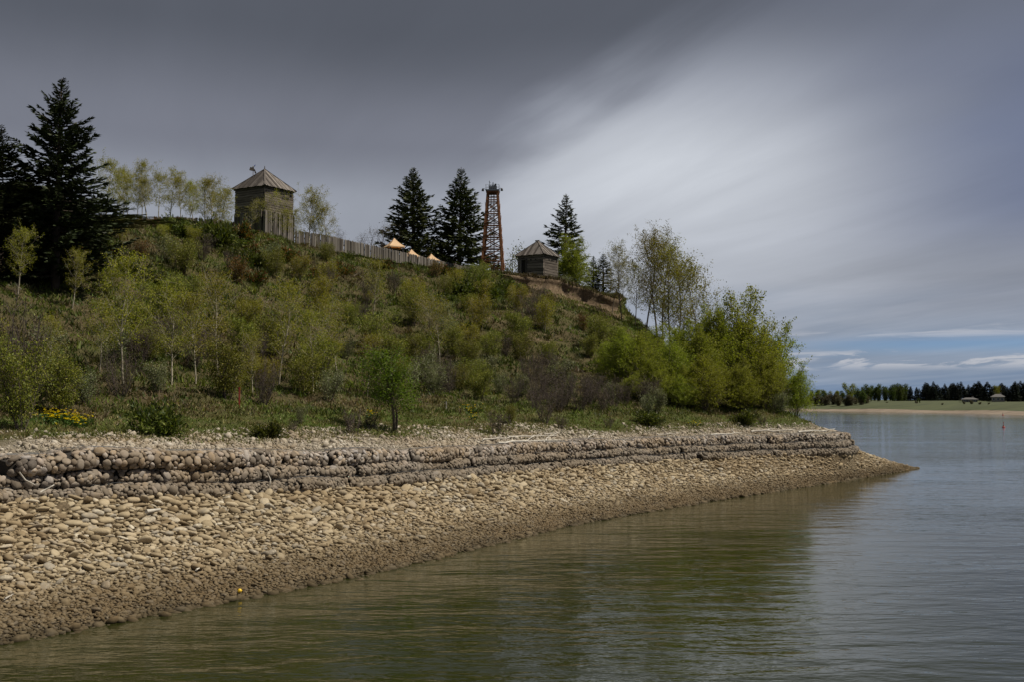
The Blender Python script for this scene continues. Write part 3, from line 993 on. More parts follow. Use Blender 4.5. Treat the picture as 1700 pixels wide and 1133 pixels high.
def broadleaf(seed, H=5.0, r0=0.05, stems=1, spread=0.25, start=0.3, nb=16, ang=0.9, up=0.12, nsub=4, lpt=14, lsize=0.09,
              cols=((0.10, 0.13, 0.02),), lean=0.08, shape='oval', jit=0.12, wob=0.1, splay=0.25, bark='bark_pale', leafm='leaf', bough=5):
    r_ = np.random.default_rng(seed)
    wood, lf = MB(), MB()
    cs = []
    for st in range(stems):
        a = r_.uniform(0, 2 * np.pi); sp_ = splay if stems > 1 else 0
        d = np.array([math.cos(a) * sp_ + r_.normal(0, lean), math.sin(a) * sp_ + r_.normal(0, lean), 1])
        h = H * (1 if st == 0 else r_.uniform(0.65, 0.97))
        tr = path((math.cos(a) * 0.08 * (stems > 1), math.sin(a) * 0.08 * (stems > 1), -0.15), d, h, 9, r_, wob * 0.6, 0.08)
        tr_r = r0 * (1 if st == 0 else 0.8) * np.linspace(1, 0.12, 10)
        wood.tube(tr, tr_r, bough, cap=False)
        for k in range(nb):
            t_ = start + (1 - start) * (k + r_.uniform(0, 1)) / nb
            x = t_ * 9; i = min(int(x), 8); pt = tr[i] + (tr[i + 1] - tr[i]) * (x - i)
            u = (t_ - start) / (1 - start)
            prof_ = {'oval': (math.sin(math.pi * min(1, 0.14 + 0.80 * u)) ** 0.8), 'cone': (1 - u) ** 1.0 * 1.1 + 0.07, 'spire': (1 - u) ** 1.0 * 1.1 + 0.07, 'top': 0.45 + 0.65 * math.sin(math.pi * (0.25 + 0.7 * u)), 'fan': 0.4 + 0.6 * u}[shape]
            L = H * spread * prof_ * r_.uniform(0.65, 1.25)
            a2 = k * 2.4 + r_.uniform(-0.6, 0.6); an = ang * r_.uniform(0.75, 1.15) * (1 - 0.35 * u)
            br = path(pt, (math.cos(a2) * math.sin(an), math.sin(a2) * math.sin(an), math.cos(an)), L, 4, r_, wob, up)
            rb = max(0.006, np.interp(t_, np.linspace(0, 1, 10), tr_r) * 0.45)
            wood.tube(br, np.linspace(rb, 0.004, 5), 3, cap=False)
            for s_ in range(nsub):
                q = 0.3 + 0.7 * (s_ + r_.uniform(0, 1)) / nsub; x = q * 4; i = min(int(x), 3)
                ps = br[i] + (br[i + 1] - br[i]) * (x - i)
                tw = path(ps, (br[i + 1] - br[i]) / L + r_.normal(0, 0.5, 3), L * r_.uniform(0.25, 0.5) + 0.1, 3, r_, wob * 1.5, up)
                wood.tube(tw, (0.006, 0.005, 0.004, 0.003), 3, cap=False)
                m_ = max(1, int(r_.uniform(0.6, 1.4) * lpt * (np.clip(L / (0.5 * H * spread), 0.12, 1.5) if shape == 'spire' else 1.0)))
                z_ = r_.uniform(0.15, 1.1, m_)[:, None] * 3; ii = np.clip(z_.astype(int)[:, 0], 0, 2)
                cs.append(tw[ii] + (tw[ii + 1] - tw[ii]) * (z_ - ii[:, None]) + r_.normal(0, jit, (m_, 3)))
    if lpt:
        leaves(lf, np.concatenate(cs), lsize, cols, r_)
        return wood.mesh('trunk', M[bark], True), lf.mesh('crown', M[leafm])
    return wood.mesh('trunk', M[bark], True), None


def spruce(seed, H=10.0, R_=2.5, cols=((0.020, 0.028, 0.010), (0.032, 0.042, 0.014)), base=0.06, step=0.26, spray=0.34, power=0.72, dens=1.0):
    r_ = np.random.default_rng(seed)
    wood, lf = MB(), MB()
    tr = path((0, 0, -0.3), (0, 0, 1), H + 0.3, 9, r_, 0.01, 0.1)
    wood.tube(tr, np.linspace(H * 0.018, 0.015, 10), 7, cap=False)
    z = H * base; A, B, C_, D_ = [], [], [], []
    side_gain = r_.uniform(0.75, 1.25, 8)
    while z < H * 0.99:
        u = z / H
        Lm = R_ * (1 - u) ** power * np.interp(u, [0, base, base + 0.12, 1], [0.5, 0.72, 1, 1]) * np.interp(u, [0.7, 1], [1, 0.75]) + 0.07
        nb = int(np.interp(u, [0, 0.8, 1], [9, 7, 4]))
        ph = r_.uniform(0, 6.28)
        for k in range(nb):
            a = ph + k * 6.283 / nb + r_.normal(0, 0.25)
            L = Lm * r_.uniform(0.72, 1.15) * side_gain[int(a / 6.2832 * 8) % 8]
            if r_.uniform() < 0.18: L *= r_.uniform(0.4, 0.75)
            droop = np.interp(u, [0, 0.6, 1], [-0.35, -0.12, 0.75]) + r_.normal(0, 0.1)
            d = np.array([math.cos(a), math.sin(a), droop])
            n = 5; pts = [np.array([tr[min(int(u * 9), 8)][0], tr[min(int(u * 9), 8)][1], z])]
            for q in range(n):
                d = unit(d + UP * 0.13); pts.append(pts[-1] + d * L / n)
            pts = np.array(pts)
            wood.tube(pts, np.linspace(0.02 + L * 0.006, 0.005, n + 1), 3, cap=False)
            m_ = int(L / spray * 9 * dens) + 5
            t_ = r_.uniform(0.12, 1.0, m_) ** 0.8; x = t_ * n; i = np.clip(x.astype(int), 0, n - 1)
            c = pts[i] + (pts[i + 1] - pts[i]) * (x - i)[:, None]
            dirb = unit(pts[i + 1] - pts[i]); side = unit(np.cross(dirb, UP)) * np.where(r_.uniform(0, 1, m_) < 0.5, 1, -1)[:, None]
            w_ = np.minimum(0.25 + 0.9 * L * (1 - t_) * 0.45, 1.0)[:, None]
            ax = unit(dirb * 0.8 + side * r_.uniform(0.2, 1.0, m_)[:, None] + UP * r_.normal(-0.22, 0.28, m_)[:, None])
            ln = (spray * np.interp(u, [0.7, 1], [1, 0.42]) * r_.uniform(0.6, 1.25, m_))[:, None] * (0.65 + w_ * 0.6)
            nb_ = unit(np.cross(ax, UP + r_.normal(0, 0.7, (m_, 3))))
            A.append(c); B.append(c + ax * ln); C_.append(nb_ * ln * 0.17); D_.append(ax * ln * 0.45)
        z += step * np.interp(u, [0, 1], [1.15, 0.55]) * r_.uniform(0.8, 1.2)
    A, B, C_, D_ = map(np.concatenate, (A, B, C_, D_))
    v = np.stack([A, A + D_ + C_, B, A + D_ - C_], 1)
    n = len(A)
    cl = np.asarray(cols)[r_.integers(0, len(cols), n)] * np.exp(r_.normal(0, 0.25, n))[:, None]
    lf.add(v.reshape(-1, 3), np.arange(n * 4).reshape(n, 4), np.repeat(cl, 4, 0))
    return wood.mesh('trunk', M['bark_dark'], True), lf.mesh('crown', M['needle'])


def juniper(seed, R_=1.0, H=0.5, cols=((0.105, 0.115, 0.018), (0.065, 0.08, 0.014), (0.04, 0.055, 0.012)), n=3600, sz=0.15):
    r_ = np.random.default_rng(seed)
    wood, lf = MB(), MB(); A, Bv = [], []
    for k in range(46):
        a = r_.uniform(0, 6.28); ri = R_ * r_.uniform(0.35, 1.05); el_ = r_.uniform(0.15, 1.1)
        br = path((0, 0, 0.0), (math.cos(a) * math.cos(el_), math.sin(a) * math.cos(el_), math.sin(el_) * H / R_ * 1.6), ri, 4, r_, 0.12, 0.04)
        wood.tube(br, np.linspace(0.016, 0.005, 5), 3, cap=False)
        m_ = n // 46; t_ = r_.uniform(0.25, 1.02, m_) * 4; i = np.clip(t_.astype(int), 0, 3)
        A.append(br[i] + (br[i + 1] - br[i]) * (t_ - i)[:, None] + r_.normal(0, 0.07 * R_, (m_, 3)))
        Bv.append(unit((br[i + 1] - br[i]) + r_.normal(0, 0.18, (m_, 3)) * R_ + UP * 0.12))
    A = np.concatenate(A); Bv = np.concatenate(Bv); m_ = len(A)
    A[:, 2] = np.maximum(A[:, 2], -0.1)
    ln = (sz * r_.uniform(0.5, 1.3, m_))[:, None]; s_ = unit(np.cross(Bv, r_.normal(0, 1, (m_, 3)))) * ln * 0.16
    v = np.stack([A, A + Bv * ln * 0.5 + s_, A + Bv * ln, A + Bv * ln * 0.5 - s_], 1)
    cl = np.asarray(cols)[r_.integers(0, len(cols), m_)] * np.exp(r_.normal(0, 0.3, m_))[:, None]
    lf.add(v.reshape(-1, 3), np.arange(m_ * 4).reshape(m_, 4), np.repeat(cl, 4, 0))
    return wood.mesh('stem', M['bark_dark'], True), lf.mesh('foliage', M['leaf_dull'])


YG = ((0.26, 0.245, 0.024), (0.205, 0.21, 0.022), (0.31, 0.27, 0.038))          # young aspen leaves
OG = ((0.17, 0.18, 0.026), (0.14, 0.16, 0.024), (0.21, 0.20, 0.032))
PG = ((0.235, 0.26, 0.026), (0.19, 0.225, 0.023), (0.285, 0.30, 0.04))           # poplar
BGn = ((0.11, 0.175, 0.018), (0.085, 0.145, 0.018), (0.145, 0.205, 0.026))         # bright maple green
SV = ((0.182, 0.199, 0.103), (0.129, 0.155, 0.071), (0.241, 0.250, 0.142))            # silver-green
BR = ((0.112, 0.083, 0.048), (0.090, 0.075, 0.042), (0.075, 0.075, 0.030))
RU = ((0.182, 0.081, 0.029), (0.130, 0.078, 0.026), (0.078, 0.072, 0.019))
PRO = {}
for k in range(5):
    PRO['aspen', k] = broadleaf(200 + k, 5.0, 0.055, 1, 0.36, 0.30, 30, 0.95, 0.10, 6, 26, 0.07, YG, 0.10, jit=0.085)
for k in range(3):
    PRO['aspen_thin', k] = broadleaf(220 + k, 5.0, 0.055, 1, 0.36, 0.36, 28, 0.95, 0.08, 6, 15, 0.07, YG, 0.16, wob=0.2, jit=0.09)
for k in range(4):
    PRO['green_shrub', k] = broadleaf(240 + k, 2.4, 0.025, 7, 0.32, 0.18, 10, 0.85, 0.1, 4, 22, 0.07, OG, 0.10, splay=0.45, bark='twig', leafm='leaf_dull')
for k in range(3):
    PRO['yellow_shrub', k] = broadleaf(250 + k, 2.4, 0.025, 6, 0.34, 0.2, 11, 0.85, 0.1, 4, 21, 0.068, YG, 0.10, splay=0.4, bark='bark_pale', leafm='leaf')
for k in range(3):
    PRO['silver_shrub', k] = broadleaf(260 + k, 2.0, 0.02, 9, 0.24, 0.2, 8, 0.6, 0.12, 3, 13, 0.07, SV, 0.10, splay=0.5, bark='twig', leafm='leaf_dull')
for k in range(4):
    PRO['bare_shrub', k] = broadleaf(270 + k, 2.4, 0.022, 14, 0.24, 0.15, 9, 0.6, 0.12, 4, 2, 0.06, BR, 0.12, splay=0.45, bark='twig', leafm='leaf_dull', bough=3)
for k in range(2):
    PRO['rust_shrub', k] = broadleaf(280 + k, 1.8, 0.02, 8, 0.28, 0.15, 8, 0.7, 0.1, 3, 13, 0.08, RU, 0.10, splay=0.5, bark='twig', leafm='leaf_dull')
for k in range(3):
    PRO['poplar', k] = broadleaf(300 + k, 11.0, 0.13, 1, 0.30, 0.30, 40, 1.0, 0.06, 8, 17, 0.14, ((0.245, 0.20, 0.035), (0.19, 0.17, 0.03), (0.22, 0.205, 0.05)), 0.05, 'top', 0.16, 0.13, bark='bark_grey', leafm='leaf')
for k in range(4):
    PRO['leafy_poplar', k] = broadleaf(320 + k, 7.5, 0.06, 4, 0.42, 0.04, 46, 1.0, 0.10, 7, 19, 0.11, PG, 0.07, 'spire', 0.10, 0.13, 0.17, bark='bark_grey', leafm='leaf')
PRO['maple', 0] = broadleaf(351, 3.6, 0.075, 2, 0.36, 0.42, 17, 1.1, 0.05, 6, 34, 0.08, BGn, 0.10, 'oval', 0.14, 0.15, 0.30, bark='bark_grey', leafm='leaf')
for k in range(2):
    PRO['bare_tree', k] = broadleaf(360 + k, 5.0, 0.06, 3, 0.28, 0.3, 16, 0.8, 0.1, 6, 2, 0.07, BR, 0.12, 'oval', wob=0.16, splay=0.2, bark='twig', leafm='leaf_dull', bough=4)
for k in range(3):
    PRO['juniper', k] = juniper(370 + k)
for k in range(2):
    PRO['rust_juniper', k] = juniper(380 + k, cols=((0.07, 0.085, 0.018), (0.045, 0.06, 0.012), (0.15, 0.06, 0.018)))
for k in range(2):
    PRO['tuft', k] = broadleaf(390 + k, 1.0, 0.01, 16, 0.18, 0.3, 4, 0.5, 0.1, 3, 3, 0.05, BR, 0.1, splay=0.5, bark='twig', leafm='leaf_dull', bough=3)
PRO['spruce', 0] = spruce(401, 10, 2.7, step=0.24, spray=0.30, dens=1.25)
PRO['spruce', 1] = spruce(402, 12, 3.2, power=0.80, cols=((0.042, 0.055, 0.018), (0.066, 0.078, 0.025)), step=0.30, spray=0.40)
PRO['spruce', 2] = spruce(403, 12, 3.1, power=0.80, cols=((0.042, 0.055, 0.018), (0.066, 0.078, 0.025)), step=0.30, spray=0.40)
PRO['spruce', 3] = spruce(404, 9, 2.1, power=0.80, cols=((0.042, 0.055, 0.02), (0.06, 0.074, 0.026)), step=0.34, spray=0.36, dens=0.8)
BASEH = {'aspen': 5.0, 'aspen_thin': 5.0, 'green_shrub': 2.4, 'yellow_shrub': 2.4, 'silver_shrub': 2.0, 'bare_shrub': 2.4, 'rust_shrub': 1.8,
         'poplar': 11.0, 'leafy_poplar': 7.5, 'maple': 3.6, 'bare_tree': 5.0, 'juniper': 0.55, 'rust_juniper': 0.55, 'tuft': 0.8}
NAMES = {'aspen': 'aspen_tree', 'aspen_thin': 'aspen_tree', 'green_shrub': 'leafy_shrub', 'yellow_shrub': 'leafy_shrub', 'silver_shrub': 'silverberry_shrub',
         'bare_shrub': 'bare_willow', 'rust_shrub': 'leafy_shrub', 'poplar': 'poplar_tree', 'leafy_poplar': 'poplar_tree', 'maple': 'maple_tree',
         'bare_tree': 'bare_tree', 'juniper': 'juniper_bush', 'rust_juniper': 'juniper_bush', 'tuft': 'dry_shrub', 'spruce': 'spruce_tree'}
CATS = {'aspen_tree': 'aspen', 'leafy_shrub': 'shrub', 'silverberry_shrub': 'shrub', 'bare_willow': 'willow shrub', 'poplar_tree': 'poplar', 'maple_tree': 'maple tree',
        'bare_tree': 'tree', 'juniper_bush': 'juniper', 'dry_shrub': 'shrub', 'spruce_tree': 'spruce'}
rp = np.random.default_rng(31)
PLACED = []


def plant(kind, k, loc, scale, label, group=None, rz=None, tilt=0.0):
    wood, crown = PRO[kind, k]
    name = NAMES[kind]
    o = thing(name, label, CATS[name], loc, rp.uniform(0, 6.28) if rz is None else rz, group)
    o.scale = (scale,) * 3 if np.ndim(scale) == 0 else scale
    shrub = name in ('leafy_shrub', 'silverberry_shrub', 'bare_willow', 'juniper_bush', 'dry_shrub')
    link('stem' if shrub else 'trunk', wood, o)
    if crown is not None: link('foliage' if shrub else 'crown', crown, o)
    PLACED.append((loc[0], loc[1]))
    return o


def plant_px(kind, k, px, pyb, pyt, label, group=None, Y=None, wide=1.0, hscale=1.0, **kw):
    """plant on the ground where the pixel (px, pyb) meets it (or at distance Y), as tall as the span pyb..pyt"""
    p_ = hit(px, pyb, HB) if Y is None else on(px, Y)
    if p_ is None: return None
    d = p_[1]
    top = at(px, pyt, d)[2]
    s = max(0.25, (top - p_[2])) / BASEH[kind] * hscale
    return plant(kind, k, p_, (s * wide, s * wide, s), label, group, **kw)


BASEH['spruce'] = 10.0
# --- spruces
def spruce_px(k, px, pyt, Y, half, label, baseH, baseR, group=None):
    p_ = on(px, Y); H = at(px, pyt, Y)[2] - p_[2]; half *= 1.25 if k == 0 else 1.72
    plant('spruce', k, p_, (half * Y / FPX / baseR, half * Y / FPX / baseR, H / baseH), label, group)


spruce_px(0, 88, 128, 50, 94, 'tallest dark spruce at the left of the slope, pointed top highest of all', 10, 2.7)
spruce_px(0, -12, 205, 49, 95, 'dark spruce cut by the left edge of the picture', 10, 2.7)
spruce_px(1, 30, 300, 56, 120, 'broad dark spruce crowded behind the tallest left spruce', 12, 3.2)
spruce_px(1, 684, 277, 112, 52, 'wide dark spruce behind the fence and the highest orange canopy', 12, 3.2)
spruce_px(2, 761, 278, 113, 48, 'dark spruce standing between its wider twin and the timber derrick', 12, 3.1)
spruce_px(3, 937, 321, 112, 36, 'lone dark spruce rising behind the small log blockhouse', 9, 2.1)
spruce_px(3, 985, 424, 106, 13, 'narrower small spruce right of the blockhouse, leftmost of the short pair', 9, 2.1)
spruce_px(3, 1002, 420, 105, 17, 'wider small spruce right of the blockhouse, next to the poplars', 9, 2.1)

# --- tall poplars and leafy poplars on the nose of the hill
for k, px, pyb, pyt, Y, lab in ((0, 1033, 560, 402, 92, 'slim tall poplar nearest the earth bank, leftmost of the bare stemmed poplars'),
                                (1, 1072, 590, 381, 90, 'tallest forked poplar with two dark trunks above the leafy poplars'),
                                (2, 1092, 590, 379, 91, 'tall poplar leaning right beside the forked one'),
                                (0, 1118, 600, 402, 89, 'tall poplar with light crown, third along from the earth bank'),
                                (1, 1135, 600, 412, 87, 'rightmost bare stemmed poplar with branches reaching out over the leafy ones'),
                                (2, 1055, 590, 432, 93, 'lower poplar half hidden between the slim one and the forked one'),
                                (1, 1016, 540, 425, 95, 'short poplar at the very end of the earth bank, left of the slim tall one'),
                                (0, 1102, 600, 396, 93, 'tall poplar standing back between the leaning one and the third along'),
                                (2, 1156, 610, 425, 86, 'low spreading poplar furthest right of the bare stemmed poplars')):
    plant_px('poplar', k, px, pyb, pyt, lab, 'tall poplars on the nose of the hill', Y=Y, wide=0.85, hscale=0.9)
plant_px('leafy_poplar', 0, 950, 465, 384, 'yellow green poplar beside the small log blockhouse', Y=104, wide=0.9)
for k, px, Y, pyt, wd, lab in ((0, 1243, 67, 468, 0.92, 'largest leafy green poplar near the tip of the point'),
                               (1, 1200, 66, 498, 0.75, 'leafy poplar just left of the largest one'),
                               (2, 1162, 64, 535, 0.9, 'leafy poplar in front of the tall bare stemmed poplars'),
                               (3, 1118, 63, 548, 0.95, 'leafy poplar below the forked tall poplar'),
                               (1, 1066, 62.5, 545, 0.9, 'leafy poplar at the right end of the earth bank slope'),
                               (2, 1275, 66, 560, 0.7, 'shorter leafy poplar leaning right of the largest one'),
                               (3, 1215, 62.5, 590, 0.9, 'bushy low poplar in front of the largest one'),
                               (0, 1150, 61.5, 600, 1.0, 'bushy low poplar above the bare willow band'),
                               (3, 1322, 63.5, 597, 0.75, 'small leafy poplar standing alone at the tip of the point'),
                               (1, 1030, 63, 540, 1.0, 'low leafy poplar on the green slope below the earth bank'),
                               (2, 1092, 61, 585, 1.1, 'broad low poplar between the bare willow band and the forked tall poplar'),
                               (0, 1180, 66, 515, 0.9, 'leafy poplar standing back behind the two left of the largest one'),
                               (3, 1262, 69, 520, 0.8, 'leafy poplar just right behind the largest one'),
                               (1, 1135, 60.5, 620, 1.2, 'lowest bushy poplar at the foot of the leafy stand'),
                               (2, 1225, 69, 535, 0.8, 'leafy poplar tucked behind the left flank of the largest one'),
                               (0, 1008, 66, 565, 0.9, 'leafy poplar highest up the green slope below the earth bank'),
                               (1, 1290, 64.5, 612, 0.8, 'low leafy poplar between the largest one and the lone one at the tip'),
                               (3, 1045, 60.5, 615, 1.2, 'bushy low poplar at the left end of the leafy stand'),
                               (0, 1085, 65, 535, 1.1, 'feathery poplar rising just left of the trunks of the forked tall poplar'),
                               (2, 1140, 67, 528, 1.1, 'feathery poplar in front of the rightmost tall poplar'),
                               (1, 1170, 61, 585, 1.2, 'broad low poplar at the middle front of the leafy stand'),
                               (0, 1235, 61.5, 610, 1.2, 'broad low poplar at the foot of the largest one'),
                               (2, 1270, 62.5, 575, 0.9, 'leafy poplar at the right foot of the largest one')):
    plant_px('leafy_poplar', k, px, 690, pyt, lab, 'leafy poplars on the point', Y=Y, wide=wd * 1.12)

# --- distinct trees on the slope
plant_px('maple', 0, 655, 716, 588, 'bright green small tree with two leaning trunks on the grass terrace', wide=1.25, rz=0.5)
SL = [('aspen', 0, 30, 492, 385, 'thin yellow green aspen against the dark left spruces'),
      ('aspen', 1, 120, 512, 422, 'yellow green aspen in front of the tallest spruce'),
      ('aspen', 2, 205, 640, 440, 'tall leafy aspen right of the dark spruces on the lower slope'),
      ('aspen', 3, 165, 622, 505, 'aspen with crooked pale stem below the dark spruces'),
      ('aspen', 4, 285, 640, 485, 'yellow aspen near the middle of the left thicket'),
      ('aspen', 0, 325, 640, 495, 'bushy aspen left of the pair under the tower'),
      ('aspen', 1, 362, 620, 465, 'yellow aspen with a dark crooked trunk below the log tower'),
      ('aspen', 2, 462, 642, 480, 'aspen with a bright white trunk low on the slope'),
      ('aspen', 3, 520, 650, 520, 'leafy aspen right of the white trunked one'),
      ('aspen', 4, 565, 640, 500, 'leafy aspen below the middle of the fence'),
      ('aspen_thin', 0, 705, 600, 478, 'thin twin aspen with pale stem below the orange canopies'),
      ('aspen_thin', 1, 732, 620, 500, 'thin aspen right beside its twin below the orange canopies'),
      ('aspen', 0, 610, 660, 560, 'aspen behind the bright green two trunked tree'),
      ('aspen', 1, 420, 660, 560, 'low aspen at the foot of the slope left of the white trunk'),
      ('aspen', 2, 75, 640, 530, 'aspen in the brown thicket at the far left')]
for kd, k, px, pyb, pyt, lab in SL: plant_px(kd, k, px, pyb, pyt, lab, 'aspens on the slope')
# crest aspens (left of and round the log tower)
CR = [('aspen', 0, 170, 72, 268, 'thin aspen at the crest touching the tallest spruce'), ('aspen', 1, 196, 74, 292, 'leafy aspen at the crest right of the tallest spruce'),
      ('aspen', 1, 222, 76, 300, 'twiggy aspen in the crest row, third from the tallest spruce'), ('aspen', 2, 240, 76, 276, 'tall thin aspen in the crest row'),
      ('aspen', 0, 258, 76, 290, 'leafy aspen in the crest row beside the tall thin one'), ('aspen', 0, 296, 77, 298, 'thin aspen in the middle of the crest row'),
      ('aspen', 2, 318, 78, 306, 'twiggy aspen left of the end of the fence'), ('aspen', 3, 350, 80, 300, 'leafy aspen in front of the fence left of the log tower'),
      ('aspen', 4, 372, 84, 325, 'bushy green aspen against the left side of the log tower'), ('aspen_thin', 2, 405, 80, 330, 'leafy aspen covering the left wall of the log tower'),
      ('aspen_thin', 1, 445, 80.5, 322, 'twiggy aspen in front of the corner of the log tower'), ('aspen', 0, 468, 81, 350, 'low aspen in front of the right wall of the log tower'),
      ('aspen', 1, 510, 82.5, 318, 'tall aspen at the fence right of the log tower'), ('aspen', 3, 540, 83, 345, 'shorter aspen at the fence beside the tall one'),
      ('aspen', 2, 490, 82, 352, 'twiggy aspen at the fence just right of the log tower')]
CR += [('aspen', 2, 185, 75, 285, 'aspen at the crest squeezed between the first two crest aspens'), ('aspen', 4, 210, 77, 296, 'bushy aspen at the crest behind the twiggy one'),
       ('aspen', 3, 230, 75, 300, 'low leafy aspen at the crest under the tall thin one'), ('aspen', 1, 275, 78, 288, 'leafy aspen in the crest row just left of its middle'),
       ('aspen', 2, 308, 79, 312, 'low leafy aspen in the crest row just right of its middle'), ('aspen', 0, 335, 81, 303, 'leafy aspen in front of the left end of the pointed fence'),
       ('aspen', 4, 355, 83, 318, 'bushy aspen in front of the pointed fence nearest the tower'), ('aspen', 2, 525, 83, 335, 'leafy aspen filling the gap between the two at the fence')]
for kd, k, px, Y, pyt, lab in CR: plant_px(kd, k, px, 0, pyt, lab, 'aspens along the crest', Y=Y, wide=1.15)
for k, px, Y, pyt, wd, lab in ((0, 622, 108, 362, 1.2, 'grey leafless tree behind the fence, left of the wide spruce'), (1, 598, 104, 385, 1.0, 'low leafless tree behind the fence left of the taller grey one'),
                               (1, 570, 102, 378, 0.8, 'small leafless tree peeping over the fence near the log tower')):
    plant_px('bare_tree', k, px, 0, pyt, lab, 'leafless trees behind the fence', Y=Y, wide=wd)
for k, px, Y, pyt, lab in ((0, 858, 108, 408, 'pale leafed shrub at the left side of the blockhouse'), (1, 790, 101, 436, 'pale flowering shrub at the foot of the derrick'),
                           (2, 775, 100, 434, 'pale flowering shrub under the right spruce'), (0, 924, 100, 455, 'low silver shrub at the right corner of the blockhouse'), (1, 938, 99.5, 452, 'silver shrub right of the blockhouse at the bank')):
    plant_px('silver_shrub', k, px, 0, pyt, lab, 'pale shrubs along the crest', Y=Y)
# junipers with a place of their own
for kd, k, px, pyb, half, hpx, lab in (('juniper', 0, 262, 722, 62, 42, 'broad olive juniper on the gravel terrace behind the gabions'), ('juniper', 1, 362, 408, 55, 34, 'spreading juniper at the crest below the log tower'),
                                       ('juniper', 2, 795, 497, 52, 25, 'dark juniper mat hanging over the slope left of the earth bank'), ('juniper', 0, 825, 492, 36, 23, 'right part of the dark juniper mat beside the earth bank'),
                                       ('juniper', 1, 765, 492, 40, 21, 'left part of the dark juniper mat below the derrick')):
    p_ = hit(px, pyb, HB); d = p_[1]
    plant(kd, k, p_, (half * d / FPX, half * d / FPX, hpx * d / FPX / 0.62), lab)
# dark brown bush at far left
plant_px('bare_shrub', 0, 30, 690, 480, 'big brown twiggy bush at the left edge above the yellow flowers', wide=0.8)
plant_px('green_shrub', 1, 35, 715, 560, 'dark olive bush at the left edge behind the yellow flowers', wide=0.7)
plant_px('green_shrub', 2, 100, 690, 590, 'olive bush directly behind the yellow flowers')
# --- terrace shrubs
for i_, (kd, px, pyb, pyt, lab) in enumerate((('tuft', 587, 722, 682, 'grey brown dry shrub left of the two trunked tree'), ('tuft', 615, 712, 688, 'low dry shrub just left of the two trunked tree'),
                                              ('tuft', 826, 722, 684, 'grey brown dry shrub on the terrace by the driftwood pile'), ('green_shrub', 847, 705, 672, 'small green shrub behind the dry shrub by the driftwood'),
                                              ('tuft', 932, 715, 692, 'small dry shrub on the terrace right of the bare sapling'), ('bare_shrub', 905, 705, 635, 'tall brown leafless shrub on the open terrace'),
                                              ('tuft', 1010, 712, 695, 'low dry shrub in the middle of the right terrace'), ('juniper', 1075, 705, 690, 'little green juniper on the right terrace'),
                                              ('juniper', 440, 728, 710, 'little green bush on the gravel right of the broad juniper'), ('tuft', 485, 718, 700, 'low dry shrub left of the middle of the terrace'),
                                              ('juniper', 1235, 704, 690, 'little green bush on the terrace near the tip'), ('tuft', 1265, 706, 692, 'low dry shrub on the terrace near the tip'), ('silver_shrub', 500, 705, 672, 'grey green shrub at the back of the terrace'))):
    k = i_ % 2
    plant_px(kd, k, px, pyb, pyt, lab, 'shrubs on the terrace', wide=1.2 if kd == 'juniper' else 1.0)


# --- the thicket: individual shrubs scattered over the slope
def where(px, py):
    a = ('under the dark spruces' if px < 190 else 'below the crest aspens' if px < 380 else 'below the log tower' if px < 520 else 'below the fence' if px < 640
         else 'below the orange canopies' if px < 780 else 'below the derrick' if px < 860 else 'below the blockhouse' if px < 960 else 'below the earth bank' if px < 1050 else 'below the tall poplars' if px < 1160 else 'below the leafy poplars')
    b_ = 'near the slope top' if py < 500 else 'mid slope' if py < 600 else 'at the slope foot'
    return b_ + ' ' + a


ADJ = {'green_shrub': 'olive green leafy shrub', 'yellow_shrub': 'yellow green leafy shrub', 'silver_shrub': 'grey green shrub', 'bare_shrub': 'brown leafless willow shrub',
       'rust_shrub': 'rust brown leafed shrub', 'juniper': 'dark low juniper', 'rust_juniper': 'rusty low juniper', 'aspen': 'small young aspen'}
r4 = np.random.default_rng(77)


def scatter(n, q0, q1, c0, c1, kinds, probs, smin, smax, mind):
    p_, q_, c_ = hill_samples(n * 6, q0, q1, r4, c0, c1)
    done = 0
    pts = list(PLACED)
    for done_i, x in enumerate(p_):
        if done >= n: break
        px, py = proj(x)
        if not (-60 < px < 1400): continue
        if any((x[0] - a) ** 2 + (x[1] - b_) ** 2 < mind ** 2 for a, b_ in pts): continue
        qx = float(q_[done_i]); cx_ = float(c_[done_i])
        if (cx_ > 14.3 and qx > 4.7) or (qx > 6.2 and px > 430): continue
        kd = kinds[r4.choice(len(kinds), p=probs)]
        if kd == 'aspen' and px > 690: kd = 'yellow_shrub'
        ks = [k for (kk, k) in PRO if kk == kd]
        s = r4.uniform(smin, smax) * (1.0 if qx < 5.7 else 0.5)
        if 'juniper' in kd: sc3 = (s * 1.5, s * 1.5, s * 1.3)
        else: sc3 = s
        lab = ADJ[kd] + ' ' + where(px, py)
        plant(kd, ks[r4.integers(len(ks))], x - np.array([0, 0, 0.05]), sc3, lab, ADJ[kd] + 's on the slope')
        pts.append((x[0], x[1])); done += 1


# foot of the slope, left: leafy thicket; right: brown willows
scatter(60, 3.22, 4.1, 2.5, 12.0, ['green_shrub', 'silver_shrub', 'bare_shrub', 'yellow_shrub'], [0.36, 0.28, 0.22, 0.14], 0.55, 0.95, 0.9)
scatter(44, 3.1, 3.5, 11.0, 17.5, ['bare_shrub', 'silver_shrub'], [0.8, 0.2], 0.55, 0.85, 0.8)
scatter(48, 3.6, 5.2, 4.0, 14.5, ['green_shrub', 'yellow_shrub', 'bare_shrub', 'silver_shrub', 'rust_shrub', 'aspen'], [0.40, 0.24, 0.14, 0.08, 0.06, 0.08], 0.5, 0.95, 1.3)
scatter(42, 4.9, 6.9, 6.5, 15.0, ['rust_juniper', 'juniper', 'green_shrub', 'yellow_shrub', 'bare_shrub', 'rust_shrub'], [0.26, 0.2, 0.16, 0.10, 0.18, 0.10], 0.4, 0.8, 1.3)
